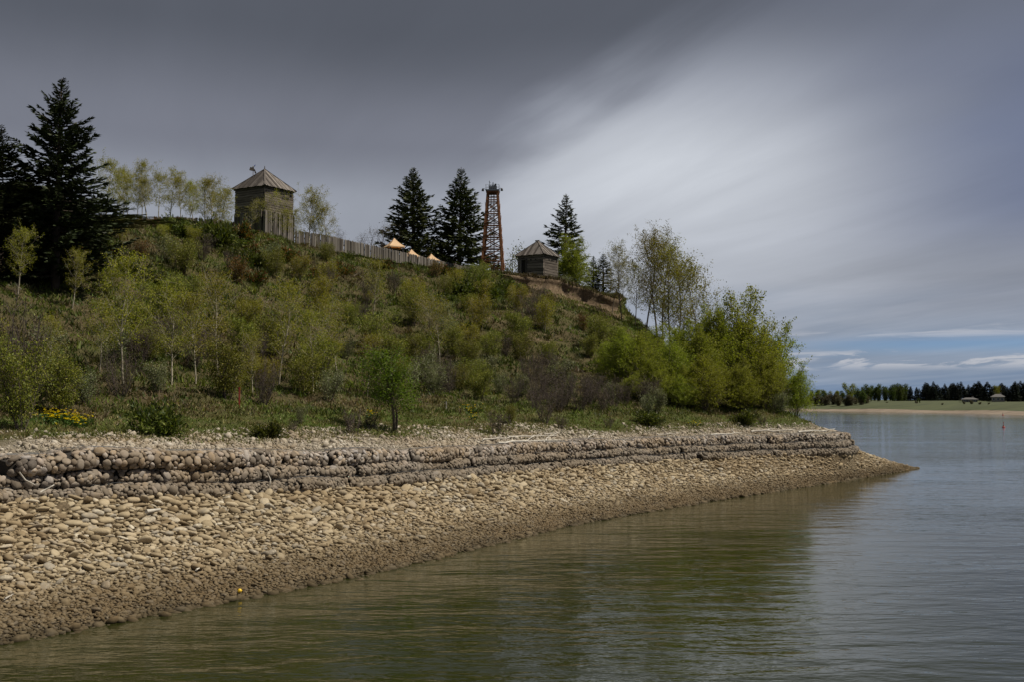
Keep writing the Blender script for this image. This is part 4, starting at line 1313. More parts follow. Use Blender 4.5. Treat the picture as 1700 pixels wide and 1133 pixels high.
scatter(24, 4.8, 6.8, 5.5, 11.5, ['rust_juniper', 'juniper'], [0.55, 0.45], 0.6, 1.1, 1.2)
scatter(14, 3.6, 5.8, 14.5, 19.5, ['green_shrub', 'bare_shrub', 'yellow_shrub', 'silver_shrub'], [0.4, 0.3, 0.1, 0.2], 0.4, 0.8, 1.4)

ORD = ['leftmost', 'second from the left', 'third from the left', 'fourth from the left', 'fifth from the left', 'sixth from the left', 'seventh from the left', 'eighth from the left', 'ninth from the left', 'tenth from the left']
same = {}
for o_ in sc.collection.objects:
    if o_.get('group', '').endswith(' on the slope') and o_.get('category') and o_.get('group') != 'aspens on the slope': same.setdefault(o_['label'], []).append(o_)
for lab_, os_ in same.items():
    if len(os_) < 2: continue
    os_.sort(key=lambda o_: proj(np.array(o_.location))[0])
    n_ = len(os_)
    for i_, o_ in enumerate(os_):
        if i_ == n_ - 1: o_['label'] = lab_ + ', rightmost'
        elif i_ < len(ORD) and i_ <= n_ // 2 + 1: o_['label'] = lab_ + ', ' + ORD[i_]
        elif n_ - 1 - i_ < len(ORD): o_['label'] = lab_ + ', ' + ORD[n_ - 1 - i_].replace('left', 'right')

# --- ground cover and grass (uncountable)
def cover(n, q0, q1, c0, c1, r_, h, spread_, blades, pal, name, label, mat, dens=None, shift=None):
    p_, q_, c_ = hill_samples(n, q0, q1, r_, c0, c1)
    px, py = proj(p_)
    ok = (px > -150) & (px < 1500)
    if dens is not None: ok &= r_.uniform(0, 1, n) < dens(p_, q_, c_)
    sh = shift(q_, c_)[ok] if shift else 0.0
    p_ = p_[ok]; q_ = q_[ok]; n = len(p_)
    z1 = np.array([mnoise.noise(Vector((a * 0.22, b_ * 0.22, 11))) for a, b_, _ in p_])
    z2 = np.array([mnoise.noise(Vector((a * 0.7, b_ * 0.7, 17))) for a, b_, _ in p_])
    idx = np.clip(((z1 * 0.9 + z2 * 0.6) * 0.9 + 0.5 + sh + r_.normal(0, 0.13, n)) * len(pal), 0, len(pal) - 1).astype(int)
    base = np.asarray(pal)[idx]
    mb = MB()
    c = np.repeat(p_, blades, 0) + r_.normal(0, spread_, (n * blades, 3)) * np.array([1, 1, 0.25])
    hh = np.repeat(h * r_.uniform(0.4, 1.4, n), blades) * r_.uniform(0.5, 1.2, n * blades)
    d = unit(r_.normal(0, 0.55, (n * blades, 3)) * np.array([1, 1, 0.3]) + UP)
    s_ = unit(np.cross(d, r_.normal(0, 1, (n * blades, 3)))) * (hh * 0.10 + 0.010)[:, None]
    v = np.stack([c - s_, c + s_, c + d * hh[:, None]], 1)
    col = np.repeat(base, blades, 0) * np.exp(r_.normal(0, 0.3, n * blades))[:, None]
    mb.add(v.reshape(-1, 3), np.arange(n * blades * 3).reshape(-1, 3), np.repeat(col, 3, 0))
    tag(mb.build(name, mat), label, name.replace('_', ' '), kind='stuff')


r5 = np.random.default_rng(91)
PAL = [(0.155, 0.115, 0.065), (0.105, 0.082, 0.04), (0.075, 0.075, 0.022), (0.05, 0.068, 0.016), (0.075, 0.115, 0.02), (0.115, 0.155, 0.024), (0.15, 0.165, 0.036), (0.12, 0.10, 0.05)]
cover(62000, 3.0, 6.95, 2.0, 19.8, r5, 0.17, 0.12, 5, PAL, 'ground_cover', 'mixed dry and green grass and low growth covering the slope', M['leaf_dull'],
      lambda p_, q_, c_: np.where((c_ > 15.5) & (c_ < 18.6) & (q_ > 5.55), 0.03, np.where((c_ > 12.5) & (c_ < 17.5) & (q_ > 3.7), 0.7, 1.0)),
      lambda q_, c_: np.interp(c_, [0, 7, 11, 13, 16.5, 17.5, 20], [0.0, 0.0, 0.0, -0.10, 0.0, 0.28, 0.28]))
cover(4500, 3.4, 6.2, 6.0, 19.8, r5, 0.32, 0.16, 12, PAL[1:], 'low_growth', 'taller clumps of new green growth and dry stalks scattered over the slope', M['leaf_dull'],
      lambda p_, q_, c_: np.where((c_ > 15.5) & (c_ < 18.6) & (q_ > 5.5), 0.0, 1.0))
GPAL = [(0.23, 0.19, 0.10), (0.19, 0.17, 0.07), (0.14, 0.145, 0.04), (0.10, 0.135, 0.026), (0.16, 0.16, 0.05), (0.22, 0.19, 0.09)]
cover(20000, 1.9, 3.3, 1.0, 18.5, r5, 0.10, 0.08, 7, GPAL, 'terrace_grass', 'short green and straw grass on the terrace behind the gabions', M['grassblade'],
      lambda p_, q_, c_: np.interp(q_, [1.9, 2.1, 2.45, 3.3], [0.03, 0.16, 0.75, 1]))
cover(5000, 5.4, 8.0, 15.0, 20.0, r5, 0.22, 0.10, 7, GPAL[1:], 'crest_grass', 'fresh green grass along the hill crest by the blockhouse', M['grassblade'],
      lambda p_, q_, c_: np.where((q_ > 6.0) & (q_ < 6.95), 0.06, 0.9))


cover(800, 6.72, 7.04, 15.3, 19.0, r5, 0.28, 0.14, 9, [(0.08, 0.06, 0.035), (0.11, 0.085, 0.05), (0.09, 0.10, 0.03)], 'turf_edge', 'dry turf and roots overhanging the earth bank', M['leaf_dull'])


# flowers
def flowers(px0, py0, w_, h_, n, label):
    r_ = np.random.default_rng(int(px0))
    c0 = hit(px0, py0, HB)
    o = thing('yellow_flowers', label, 'flowers', c0, 0, 'clumps of yellow flowers on the terrace')
    st, pe = MB(), MB()
    for _ in range(n):
        q = hit(px0 + r_.normal(0, w_), py0 + r_.normal(0, h_), HB) - c0
        hh = r_.uniform(0.14, 0.30)
        tp = q + np.array([r_.normal(0, 0.03), r_.normal(0, 0.03), hh])
        st.tube([q, tp], (0.006, 0.004), 3, col=(0.06, 0.10, 0.02), cap=False)
        for _k in range(3):
            leaves(st, q[None] + np.array([[r_.normal(0, .04), r_.normal(0, .04), r_.uniform(0.02, hh * .7)]]), 0.14, ((0.06, 0.10, 0.02),), r_, 2.5)
        for k in range(5):
            a = k * 1.257 + r_.uniform(0, 1)
            d = np.array([math.cos(a), math.sin(a), 0.5]); s_ = np.array([-math.sin(a), math.cos(a), 0]) * 0.018
            pe.add([tp, tp + d * 0.022 + s_, tp + d * 0.042, tp + d * 0.022 - s_], [[0, 1, 2, 3]], (0.80, 0.60, 0.01))
    tag(st.build('stem', M['grassblade'], o), kind='stuff'); tag(pe.build('petal', M['petal'], o), kind='stuff')


flowers(100, 702, 20, 4.5, 120, 'big drift of yellow flowers on the terrace at the far left')
flowers(134, 710, 9, 2.5, 40, 'smaller drift of yellow flowers right of the big drift')
flowers(612, 696, 6, 2, 14, 'sparse yellow flowers left of the two trunked tree')
flowers(782, 686, 8, 2, 26, 'yellow flowers on the middle terrace, upper clump')
flowers(785, 698, 4, 2, 12, 'yellow flowers on the middle terrace, lower clump')
flowers(1152, 710, 5, 1.5, 14, 'tiny yellow flowers on the right terrace')


# ================================================================== log buildings
def hip_roof(root, side, rise, z0, nbd=13):
    """pyramid roof of lapped boards: one roof part, every board a sub-part"""
    B = side / 2; sl = math.hypot(B, rise)
    core = MB(); e = 0.03
    core.add([(-B + e, -B + e, z0), (B - e, -B + e, z0), (B - e, B - e, z0), (-B + e, B - e, z0), (0, 0, z0 + rise - 0.04)], [[0, 1, 4], [1, 2, 4], [2, 3, 4], [3, 0, 4]])
    core.f.append(np.array([[3, 2, 1, 0]]))
    rf = core.build('roof', M['core'], root)
    wd = side / nbd
    for k in range(nbd):
        x = -B + (k + 0.5) * wd
        xa, xb = x - wd * 0.47, x + wd * 0.47
        ta, tb = 1 - abs(xa) / B, 1 - abs(xb) / B
        if k == nbd // 2: pts2 = [(xa, 0), (xb, 0), (xb, tb), (0, 1.0), (xa, ta)]
        else: pts2 = [(xa, 0), (xb, 0), (xb, max(tb, 0)), (xa, max(ta, 0))]
        th = 0.045 if k % 2 else 0.022
        low = -0.02 - 0.035 * (k % 2) - 0.03 * ((k * 7) % 3)
        P2 = [(a, (t_ if t_ > 0 else low / sl)) for a, t_ in pts2]
        to3 = lambda a, t_, h_: np.array([a, -B + t_ * B, z0 + t_ * rise]) + np.array([0, -rise, B]) / sl * h_
        n = len(P2)
        vb = [to3(a, t_, 0.006) for a, t_ in P2] + [to3(a, t_, 0.006 + th) for a, t_ in P2]
        mb = MB(); mb.add(vb, [[q, (q + 1) % n, n + (q + 1) % n, n + q] for q in range(n)])
        mb.f.append(np.array([[n + q for q in range(n)]])); mb.f.append(np.array([[q for q in range(n)][::-1]]))
        me = mb.mesh('roof_board', M['roof'])
        for f_ in range(4): link('roof_board', me, rf, rot=(0, 0, f_ * math.pi / 2))
    for f_ in range(4):
        mb = MB(); s = (1, 1, -1, -1)[f_]; t_ = (-1, 1, 1, -1)[f_]
        a = np.array((s * (B + 0.02), t_ * (B + 0.02), z0 + 0.04)); b_ = np.array((0, 0, z0 + rise + 0.05))
        mb.beam(a, b_, 0.11, 0.04)
        mb.build('hip_board', M['roof'], rf)
    return rf


def log_wall(root, side, h, n, z0, f_, skip=None, seed=0):
    """one wall of squared logs facing -Y turned by f_ quarter turns; skip = (x0, x1, z0, z1) opening"""
    lh = h / n; r_ = np.random.default_rng(seed + f_)
    for k in range(n):
        zc_ = z0 + (k + 0.5) * lh
        segs = [(-side / 2 + 0.004, side / 2 - 0.004)]
        if f_ % 2: segs = [(-side / 2 + 0.17, side / 2 - 0.17)]
        if skip and skip[2] < zc_ < skip[3]: segs = [(segs[0][0], skip[0]), (skip[1], segs[0][1])]
        for a, b_ in segs:
            mb = MB(); dp = r_.uniform(0.13, 0.165); hh = lh * r_.uniform(0.88, 0.99)
            # slightly crooked hewn log
            xs = np.linspace(a, b_, 5); V = []
            for x in xs:
                dz, dy_ = r_.normal(0, lh * 0.04), r_.normal(0, 0.012)
                V += [(x, -side / 2 + 0.0 + dy_, zc_ - hh / 2 + dz + 0.008), (x, -side / 2 + dp, zc_ - hh / 2 + dz), (x, -side / 2 + dp, zc_ + hh / 2 + dz), (x, -side / 2 + 0.0 + dy_, zc_ + hh / 2 + dz - 0.008), (x, -side / 2 - 0.008 + dy_, zc_ + dz)]
            fs = []
            for q in range(4):
                for e in range(5): fs.append([q * 5 + e, q * 5 + (e + 1) % 5, q * 5 + 5 + (e + 1) % 5, q * 5 + 5 + e])
            mb.add(V, [f[::-1] for f in fs]); mb.f.append(np.array([[0, 1, 2, 3, 4]])); mb.f.append(np.array([[24, 23, 22, 21, 20]]))
            link('log', mb.mesh('log', M['log']), root, rot=(0, 0, f_ * math.pi / 2))


PALM = []
for k in range(6):
    r_ = np.random.default_rng(600 + k); mb = MB()
    wd = 0.081 * r_.uniform(0.92, 1.04); tp = (0.02, 0.035, 0.06)[k % 3]
    V = [(-wd, -.03, 0), (wd, -.03, 0), (wd, .03, 0), (-wd, .03, 0), (-wd * .94, -.03, 1 - tp), (wd * .94, -.03, 1 - tp), (wd * .94, .03, 1 - tp), (-wd * .94, .03, 1 - tp),
         (r_.uniform(-.4, .4) * wd, -.012, 1), (r_.uniform(-.4, .4) * wd, .012, 1)]
    mb.add(V, [[0, 1, 5, 4], [1, 2, 6, 5], [2, 3, 7, 6], [3, 0, 4, 7], [3, 2, 1, 0]])
    mb.f.append(np.array([[4, 5, 8], [6, 7, 9]])); mb.f.append(np.array([[5, 6, 9, 8], [7, 4, 8, 9]]))
    PALM.append(mb.mesh('paling', M['paling']))


def palings(parent, pts, height, gap=0.165, seed=3, world=True):
    """individual palings along the polyline pts [(x, y, ztop)]"""
    r_ = np.random.default_rng(seed)
    pts = np.asarray(pts, float)
    L = np.r_[0, np.cumsum(np.linalg.norm(np.diff(pts[:, :2], axis=0), axis=1))]
    n = int(L[-1] / gap)
    for k in range(n):
        s = (k + 0.5) * gap
        x, y, z = (np.interp(s, L, pts[:, q]) for q in range(3))
        i = min(np.searchsorted(L, s, side='right') - 1, len(L) - 2)
        d = pts[i + 1] - pts[i]
        o = link('paling', PALM[r_.integers(6)], parent, (x + r_.normal(0, .008), y + r_.normal(0, .008), z - height + r_.normal(0, 0.018)), (r_.normal(0, .012), r_.normal(0, .018), math.atan2(d[1], d[0])), (1, 1, height))


# --- log tower
tp = at(438, 400, 86.5); tz = ground(tp[0], tp[1])
ZE = at(438, 316, 86.5)[2] - tz; ZA = at(438, 281, 86.5)[2] - tz
TS = 3.10
trz = math.atan2(tp[0], tp[1]) * -1 + R(45) + R(1)
tw = thing('log_tower', 'tall square log watchtower with pyramid board roof at the left of the fence', 'log tower', (tp[0], tp[1], tz), trz)
mb = MB(); mb.box((0, 0, ZE / 2), (TS - 0.2, TS - 0.2, ZE - 0.02)); mb.build('wall_core', M['core'], tw)
low = ZE - 1.95
for f_ in range(4):
    log_wall(tw, TS, 1.95, 11, low, f_, seed=40)
hip_roof(tw, 3.42, ZA - ZE, ZE, 13)
for f_ in range(4):      # upright palings sheathe the lower storey
    a = f_ * math.pi / 2; h2 = TS / 2 + 0.05
    cs_ = [np.array([math.cos(a) * x - math.sin(a) * y, math.sin(a) * x + math.cos(a) * y]) for x, y in ((-h2, -h2), (h2, -h2))]
    palings(tw, [(*cs_[0], low + 0.12), (*cs_[1], low + 0.12)], low + 0.4, 0.158, seed=50 + f_)
mb = MB(); mb.box((0.0, 0, 0), (0.95, 0.06, 0.62)); mb.build('board_sign', M['log'], tw, loc=(-TS / 2 - 0.13, -0.9, low - 0.15), rot=(0, 0, -math.pi / 2))
mb = MB(); mb.tube([(0, 0, ZA - 0.05), (0, 0, ZA + 0.28)], (0.05, 0.02), 6); mb.build('finial', M['log'], tw)
mb = MB(); mb.box((TS / 2 - 0.9, -TS / 2 - 0.01, ZE - 0.62), (0.75, 0.06, 0.16)); mb.build('loophole', M['core'], tw)  # solid near-black block, its colour stands for the shade in the slot
# weather vane on a pole at the roof
vp = at(420, 292, 86.2)
wv = thing('weather_vane', 'dark wooden weather vane with a blue tip on a pole above the log tower roof', 'weather vane', vp)
mb = MB(); mb.tube([(0, 0, -0.3), (0.01, 0, 0.55)], (0.03, 0.02), 6); mb.build('pole', M['log'], wv)
mb = MB(); mb.box((-0.13, 0, 0.56), (0.24, 0.16, 0.24), Matrix.Rotation(0.25, 3, 'Y'), 0.85); mb.box((0.02, 0, 0.55), (0.12, 0.07, 0.3), Matrix.Rotation(-0.3, 3, 'Y')); mb.build('body', M['log'], wv)
mb = MB(); mb.box((0.15, 0, 0.38), (0.12, 0.05, 0.34), Matrix.Rotation(-0.35, 3, 'Y'), 0.6); mb.build('tail', M['log'], wv)
mb = MB(); mb.box((0.02, 0, 0.74), (0.12, 0.1, 0.07)); mb.build('collar', M['white'], wv)
mb = MB(); mb.box((0.13, 0, 0.82), (0.07, 0.05, 0.16), Matrix.Rotation(0.5, 3, 'Y'), 0.5); mb.build('tip', M['blue'], wv)

# --- small blockhouse
bp = at(893, 455, 101.0); bz = ground(bp[0], bp[1])
ZE2 = at(893, 425.5, 101)[2] - bz; ZA2 = at(893, 400, 101)[2] - bz
BS = 2.66
bh = thing('blockhouse', 'small grey log blockhouse with open doorway on the brow of the hill', 'blockhouse', (bp[0], bp[1], bz), R(-30) - math.atan2(bp[0], bp[1]))
LW = 1.95; zl = ZE2 - LW
mb = MB()
mb.box((0, 0.06, zl + LW / 2), (BS - 0.5, BS - 0.36, LW - 0.06)); mb.box((0, 0, zl / 2), (BS - 0.3, BS - 0.3, zl)); mb.build('wall_core', M['core'], bh)
dx0, dx1, dz0, dz1 = -BS / 2 + 0.42, -BS / 2 + 0.86, zl + 0.30, ZE2 - 0.40
for f_ in range(4): log_wall(bh, BS, LW, 8, zl, f_, (dx0, dx1, dz0 - 0.1, dz1 + 0.1) if f_ == 0 else None, seed=70)
mb = MB(); mb.box(((dx0 + dx1) / 2, -BS / 2 + 0.12, (dz0 + dz1) / 2), (dx1 - dx0 + 0.02, 0.02, dz1 - dz0)); mb.build('doorway', M['core'], bh)  # near-black panel, the shade inside the open doorway put in as colour
for x in (dx0 - 0.05, dx1 + 0.06):
    mb = MB(); mb.box((x, -BS / 2 - 0.04, (zl - 0.45 if x > dx0 else zl + 0.2) / 2 + dz1 / 2), (0.13, 0.08, dz1 - (zl - 0.45 if x > dx0 else zl + 0.2))); mb.build('door_post', M['paling'], bh)
mb = MB(); mb.box(((dx0 + dx1) / 2, -BS / 2 - 0.03, dz1 + 0.05), (dx1 - dx0 + 0.3, 0.09, 0.13)); mb.build('lintel', M['paling'], bh)
mb = MB(); mb.box(((dx0 + dx1) / 2 - 0.1, -BS / 2 - 0.05, dz0 - 0.05), (dx1 - dx0 + 0.35, 0.14, 0.10)); mb.build('door_sill', M['paling'], bh)
for x in (0.05, 0.55):
    mb = MB(); mb.box((x, -BS / 2 - 0.012, ZE2 - 0.42), (0.11, 0.05, 0.10)); mb.build('loophole', M['core'], bh)  # solid near-black blocks, shade of the small openings given as colour
hip_roof(bh, BS + 0.32, ZA2 - ZE2, ZE2, 13)
mb = MB(); mb.box((-0.05, 0, ZA2 + 0.05), (0.42, 0.10, 0.10)); mb.build('ridge_cap', M['roof'], bh)
h2 = BS / 2 + 0.05
palings(bh, [(-0.25, -h2, zl + 0.08), (h2, -h2, zl + 0.08)], zl + 0.4, 0.15, 61)
palings(bh, [(h2, -h2, zl + 0.02), (h2, h2, zl + 0.02)], zl + 0.4, 0.15, 62)

# --- fence
fe = thing('paling_fence', 'long weathered grey paling fence running along the hill crest right of the log tower', 'fence')
fpts = [at(490, 386, 85.0), at(548, 394, 88.0), at(576, 401, 89.8), at(617, 410, 93.3), at(659, 419, 96.3), at(698, 428, 99.8), at(781, 446.5, 107), at(800, 451, 109)]
fpts = [q_ + np.array([0, 0, 0.18]) for q_ in fpts]
palings(fe, fpts, 2.2, 0.165, 9)
mb = MB()
for a, b_ in zip(fpts[:-1], fpts[1:]): mb.beam(a + np.array([-0.05, 0.09, -0.5]), b_ + np.array([-0.05, 0.09, -0.5]), 0.07, 0.1)
mb.build('rail', M['paling'], fe)
fl = thing('paling_fence', 'dark pointed paling fence behind the aspens left of the log tower', 'fence')
palings(fl, [at(255, 358, 88), at(330, 361, 88), at(392, 367, 87.5)], 2.0, 0.165, 10)
mb = MB(); mb.beam(at(255, 368, 88.2), at(392, 377, 87.7), 0.07, 0.1); mb.build('rail', M['paling'], fl)

# --- derrick
DY = 103.0
dp_ = at(818, 455, DY); dzg = ground(dp_[0], dp_[1])
DH = at(818, 320, DY)[2] - dzg
de = thing('derrick', 'red brown timber oil derrick tower with cross braces and railed top platform', 'derrick', (dp_[0], dp_[1], dzg), R(-5) - math.atan2(dp_[0], dp_[1]))
hb, ht = 1.10, 0.46                   # half widths at ground and platform
hw = lambda z: hb + (ht - hb) * z / DH
zs = np.linspace(0.3, DH - 0.9, 8)
for sx in (-1, 1):
    for sy in (-1, 1):
        mb = MB(); mb.beam((sx * hb, sy * hb, -0.4), (sx * ht, sy * ht, DH), 0.14, 0.14, up=(0, 1, 0)); mb.build('leg', M['derrick'], de)
        mb = MB(); off = np.array([-sx * 0.09, sy * 0.02, 0]); mb.beam(np.array([sx * hb, sy * hb, -0.4]) + off, np.array([sx * ht, sy * ht, DH]) + off, 0.05, 0.09, up=(0, 1, 0)); mb.build('leg_plank', M['derrick'], de)
for f_ in range(4):
    Rm = Matrix.Rotation(f_ * math.pi / 2, 3, 'Z')
    q = lambda x, y, z: Rm @ Vector((x, y, z))
    for i in range(len(zs)):
        z = zs[i]; hh = hw(z)
        for dz in (0, 0.17):
            mb = MB(); mb.beam(q(-hh, -hh - 0.05, z + dz), q(hh, -hh - 0.05, z + dz), 0.045, 0.075); mb.build('girt', M['derrick'], de)
        if i < len(zs) - 1:
            z0, z1 = z + 0.2, zs[i + 1] - 0.02; h0, h1 = hw(z0), hw(z1)
            for s in (-1, 1):
                mb = MB(); e = 0.085 + 0.032 * s
                mb.beam(q(-s * h0, -h0 - e, z0), q(s * h1, -h1 - e, z1), 0.03, 0.085, up=(0, 0, 1)); mb.build('brace', M['derrick'], de)
    for z in np.linspace(DH - 0.75, DH - 0.25, 3):
        mb = MB(); hh = hw(z); mb.beam(q(-hh, -hh - 0.05, z), q(hh, -hh - 0.05, z), 0.04, 0.06); mb.build('girt', M['derrick'], de)
mb = MB(); mb.box((0, 0, DH + 0.05), (1.14, 1.14, 0.16)); mb.build('platform', M['derrick'], de)
mb = MB(); mb.box((0, 0, DH + 0.19), (1.22, 1.22, 0.12)); mb.build('platform_edge', M['metal'], de)
for x in np.linspace(-0.30, 0.30, 5):
    for y in (-0.3, 0.3):
        mb = MB(); mb.box((x, y, DH + 0.25 + 0.22), (0.10, 0.05, 0.44)); mb.build('crown_block_board', M['metal'], de)
mb = MB(); mb.box((0, 0, DH + 0.42), (0.5, 0.5, 0.30)); mb.build('crown_block', M['dkmetal'], de)
mb = MB(); mb.tube([(0.02, 0, DH + 0.5), (0.02, 0, DH + 0.98)], 0.045, 6); mb.tube([(-0.3, 0, DH + 0.2), (-0.3, 0, DH + 1.15)], 0.02, 4); mb.tube([(-0.36, 0, DH + 1.05), (-0.2, 0, DH + 0.95)], 0.02, 4); mb.build('mast', M['dkmetal'], de)
mb = MB(); mb.box((0.25, 0, DH + 0.75), (0.16, 0.14, 0.2)); mb.build('sheave', M['dkmetal'], de)
rl = MB()
for z in (0.5, 0.85):
    for a, b_ in (((-.6, -.6), (.6, -.6)), ((.6, -.6), (.6, .6)), ((.6, .6), (-.6, .6)), ((-.6, .6), (-.6, -.6))):
        rl.tube([(*a, DH + z * 0.8), (*b_, DH + z * 0.8)], 0.010, 4)
for a in ((-.6, -.6), (.6, -.6), (.6, .6), (-.6, .6)): rl.tube([(*a, DH + .2), (*a, DH + .7)], 0.012, 4)
rl.build('railing', M['metal'], de)
for s in (-1, 1):
    mb = MB(); mb.tube([(s * 0.6, -0.5, DH + 0.2), (s * 0.72, -0.5, DH + 0.34), (s * 0.82, -0.5, DH + 0.32)], 0.02, 5)
    mb.tube([(s * 0.84, -0.5, DH + 0.35), (s * 0.86, -0.5, DH + 0.26), (s * 0.87, -0.5, DH + 0.10)], (0.05, 0.10, 0.12), 8); mb.build('flood_lamp', M['dkmetal'], de)
lad = MB()
for s in (-1, 1): lad.tube([(s * 0.17, 0.0, -0.2), (s * 0.17, 0.0, DH)], 0.02, 4)
for z in np.arange(0.1, DH, 0.28): lad.tube([(-0.17, 0, z), (0.17, 0, z)], 0.013, 4)
lad.build('ladder', M['metal'], de)
mb = MB(); mb.tube([(0.1, 0.2, -0.2), (0.06, 0.2, DH)], 0.03, 5); mb.tube([(-0.3, -0.2, -0.2), (-0.1, -0.2, DH)], 0.015, 4); mb.build('drill_pipe', M['dkmetal'], de)

# --- orange canopies
for px, pyt, pye, half, Y, lab in ((654.5, 394.5, 409, 17.5, 103, 'orange hip canopy standing clear above the fence, highest and leftmost'),
                                   (683, 413, 426, 15.5, 105, 'orange canopy half hidden by the fence, middle of the three'),
                                   (716, 420.5, 432, 14, 107, 'orange canopy lowest above the fence, nearest the derrick')):
    top = at(px, pyt, Y); eave = at(px, pye, Y); z0 = ground(top[0], top[1])
    hwd = half * Y / FPX / 1.28
    o = thing('shade_canopy', lab, 'canopy', (top[0], top[1], z0), R(28), 'orange shade canopies behind the fence')
    zt, ze = top[2] - z0, eave[2] - z0
    me = MB(); n = 6
    for f_ in range(4):                            # four sagging gores with a hanging valance
        Rm = np.array(Matrix.Rotation(f_ * math.pi / 2, 3, 'Z')); V = []; fs = []
        for i in range(n + 1):
            t_ = i / n; e = hwd * t_; zz = zt + (ze - zt) * t_ - 0.07 * math.sin(math.pi * t_)
            for j in range(5):
                s = -1 + j / 2; V.append((s * e, -e, zz - 0.03 * (1 - s * s) * t_))
        for j in range(5): s = -1 + j / 2; V.append((s * hwd * 1.005, -hwd * 1.005, ze - 0.11))
        for i in range(n + 1):
            for j in range(4): fs.append([i * 5 + j, i * 5 + 5 + j, i * 5 + 6 + j, i * 5 + 1 + j])
        me.add(np.array(V) @ Rm.T, fs)
    cano = me.build('canopy', M['canvas'], o)
    for sx in (-1, 1):
        for sy in (-1, 1):
            mb = MB(); mb.box((sx * hwd * 0.82, sy * hwd * 0.82, ze / 2), (0.09, 0.09, ze)); mb.build('post', M['dkmetal'], o)
    mb = MB()
    for a, b_ in (((-1, -1), (1, -1)), ((1, -1), (1, 1)), ((1, 1), (-1, 1)), ((-1, 1), (-1, -1))):
        mb.beam((a[0] * hwd * .9, a[1] * hwd * .9, ze - 0.06), (b_[0] * hwd * .9, b_[1] * hwd * .9, ze - 0.06), 0.05, 0.08)
    mb.build('frame', M['dkmetal'], o)

# ================================================================== driftwood and small things
r6 = np.random.default_rng(14)


def stick(px0, py0, px1, py1, rad, label, tree=None, name='driftwood', forks=1, bend=0.06, mat='bleached', lift=0.03, group='bleached driftwood'):
    a, b_ = hit(px0, py0, tree), hit(px1, py1, tree)
    if a is None or b_ is None: return
    L = np.linalg.norm(b_ - a); n = 6
    pts = np.array([a + (b_ - a) * t_ for t_ in np.linspace(0, 1, n + 1)]) + r6.normal(0, bend * L * 0.3, (n + 1, 3)) * np.array([1, 1, 0.3])
    for p_ in pts: p_[2] = max(p_[2], ground(p_[0], p_[1])) + lift + rad * 0.5
    c = pts[0].copy(); mb = MB(); mb.tube(pts - c, np.linspace(rad, rad * 0.45, n + 1), 6)
    for _ in range(forks):
        i = r6.integers(2, n); d = (pts[i] - pts[i - 1]); d = d / np.linalg.norm(d) + r6.normal(0, 0.45, 3); d[2] = abs(d[2]) * 0.4
        mb.tube([pts[i] - c, pts[i] - c + d * L * 0.15, pts[i] - c + d * L * 0.28 + r6.normal(0, .02, 3)], (rad * 0.6, rad * 0.45, rad * 0.25), 5)
    tag(mb.build(name, M[mat], smooth=True, loc=c), label, 'driftwood', group)


for a in ((800, 737, 850, 733, 0.035, 'pale driftwood stick at the left end of the driftwood pile'), (825, 742, 905, 738, 0.04, 'long bleached stick lying along the gabion top by the dry shrub'),
          (842, 731, 925, 729, 0.035, 'thin bleached stick at the back of the driftwood pile'), (870, 744, 888, 728, 0.03, 'slanting bleached branch across the driftwood pile'),
          (900, 741, 915, 728, 0.025, 'short slanting bleached twig at the right of the driftwood pile'), (905, 727, 928, 724, 0.03, 'short white stick behind the driftwood pile'),
          (1180, 727, 1230, 724, 0.04, 'white driftwood log on the stones near the tip, left one'), (1245, 722, 1318, 719, 0.06, 'thickest white driftwood log near the tip of the point'),
          (1325, 722, 1372, 722, 0.05, 'white driftwood log nearest the tip of the point'), (1362, 701, 1385, 717, 0.035, 'slanting bleached pole leaning at the very tip'),
          (975, 733, 990, 722, 0.025, 'slanting bleached twig on the gabions past the driftwood pile'), (1090, 727, 1130, 724, 0.03, 'thin white stick on the stones of the right terrace')):
    stick(*a, tree=HB, lift=0.10)
stick(672, 801, 728, 806, 0.03, 'long forked bleached branch at the foot of the gabions', BB, forks=2, lift=0.12)
stick(710, 795, 726, 787, 0.02, 'small twig sticking up at the foot of the gabions', BB, lift=0.1)
stick(243, 861, 266, 857, 0.055, 'short thick white stick among the cobbles on the left', BB, forks=0, bend=0.02, lift=0.12)
stick(325, 955, 335, 949, 0.02, 'small curved white stick low on the cobbles', BB, forks=0, lift=0.08)
stick(8, 1002, 22, 994, 0.02, 'small bleached twig near the waterline at the left edge', BB, forks=0, lift=0.06)
# grey branch hanging over the gabions at the left
for a, lab in ((((28, 770), (31, 800), (30, 822)), 'upright grey branch in front of the left gabions'), (((32, 785), (42, 798), (58, 806)), 'grey branch slanting across the left gabions'), (((68, 818), (80, 812), (90, 806)), 'short grey twig lying on the left gabions'), (((443, 785), (449, 797), (446, 818)), 'thin pale branch hanging over the gabions right of the slumped basket')):
    base = hit(a[-1][0], a[-1][1], BB); Yb = (base[1] if base is not None else 26) - 0.25
    pts = np.array([at(x, y, Yb) for x, y in a]); mb = MB(); mb.tube(pts - pts[0], (0.022, 0.018, 0.012), 5)
    tag(mb.build('driftwood', M['bleached'], smooth=True, loc=pts[0]), lab, 'driftwood', 'grey branches caught on the gabions')
# yellow ball at the waterline
p_ = hit(398, 989, BB)
mb = MB(); v, f = ico(3); mb.add(v * 0.045, f)
bl_ = thing('ball', 'small yellow ball lying on the stones by the water', 'ball', p_ + np.array([0, 0, 0.085])); mb.build('shell', M['yellow'], bl_, smooth=True)
mb = MB(); mb.tube([(0.046 * math.cos(a), 0.046 * math.sin(a), 0) for a in np.linspace(0, 6.28, 20)], 0.003, 4, cap=False); mb.build('seam', M['yellow'], bl_)
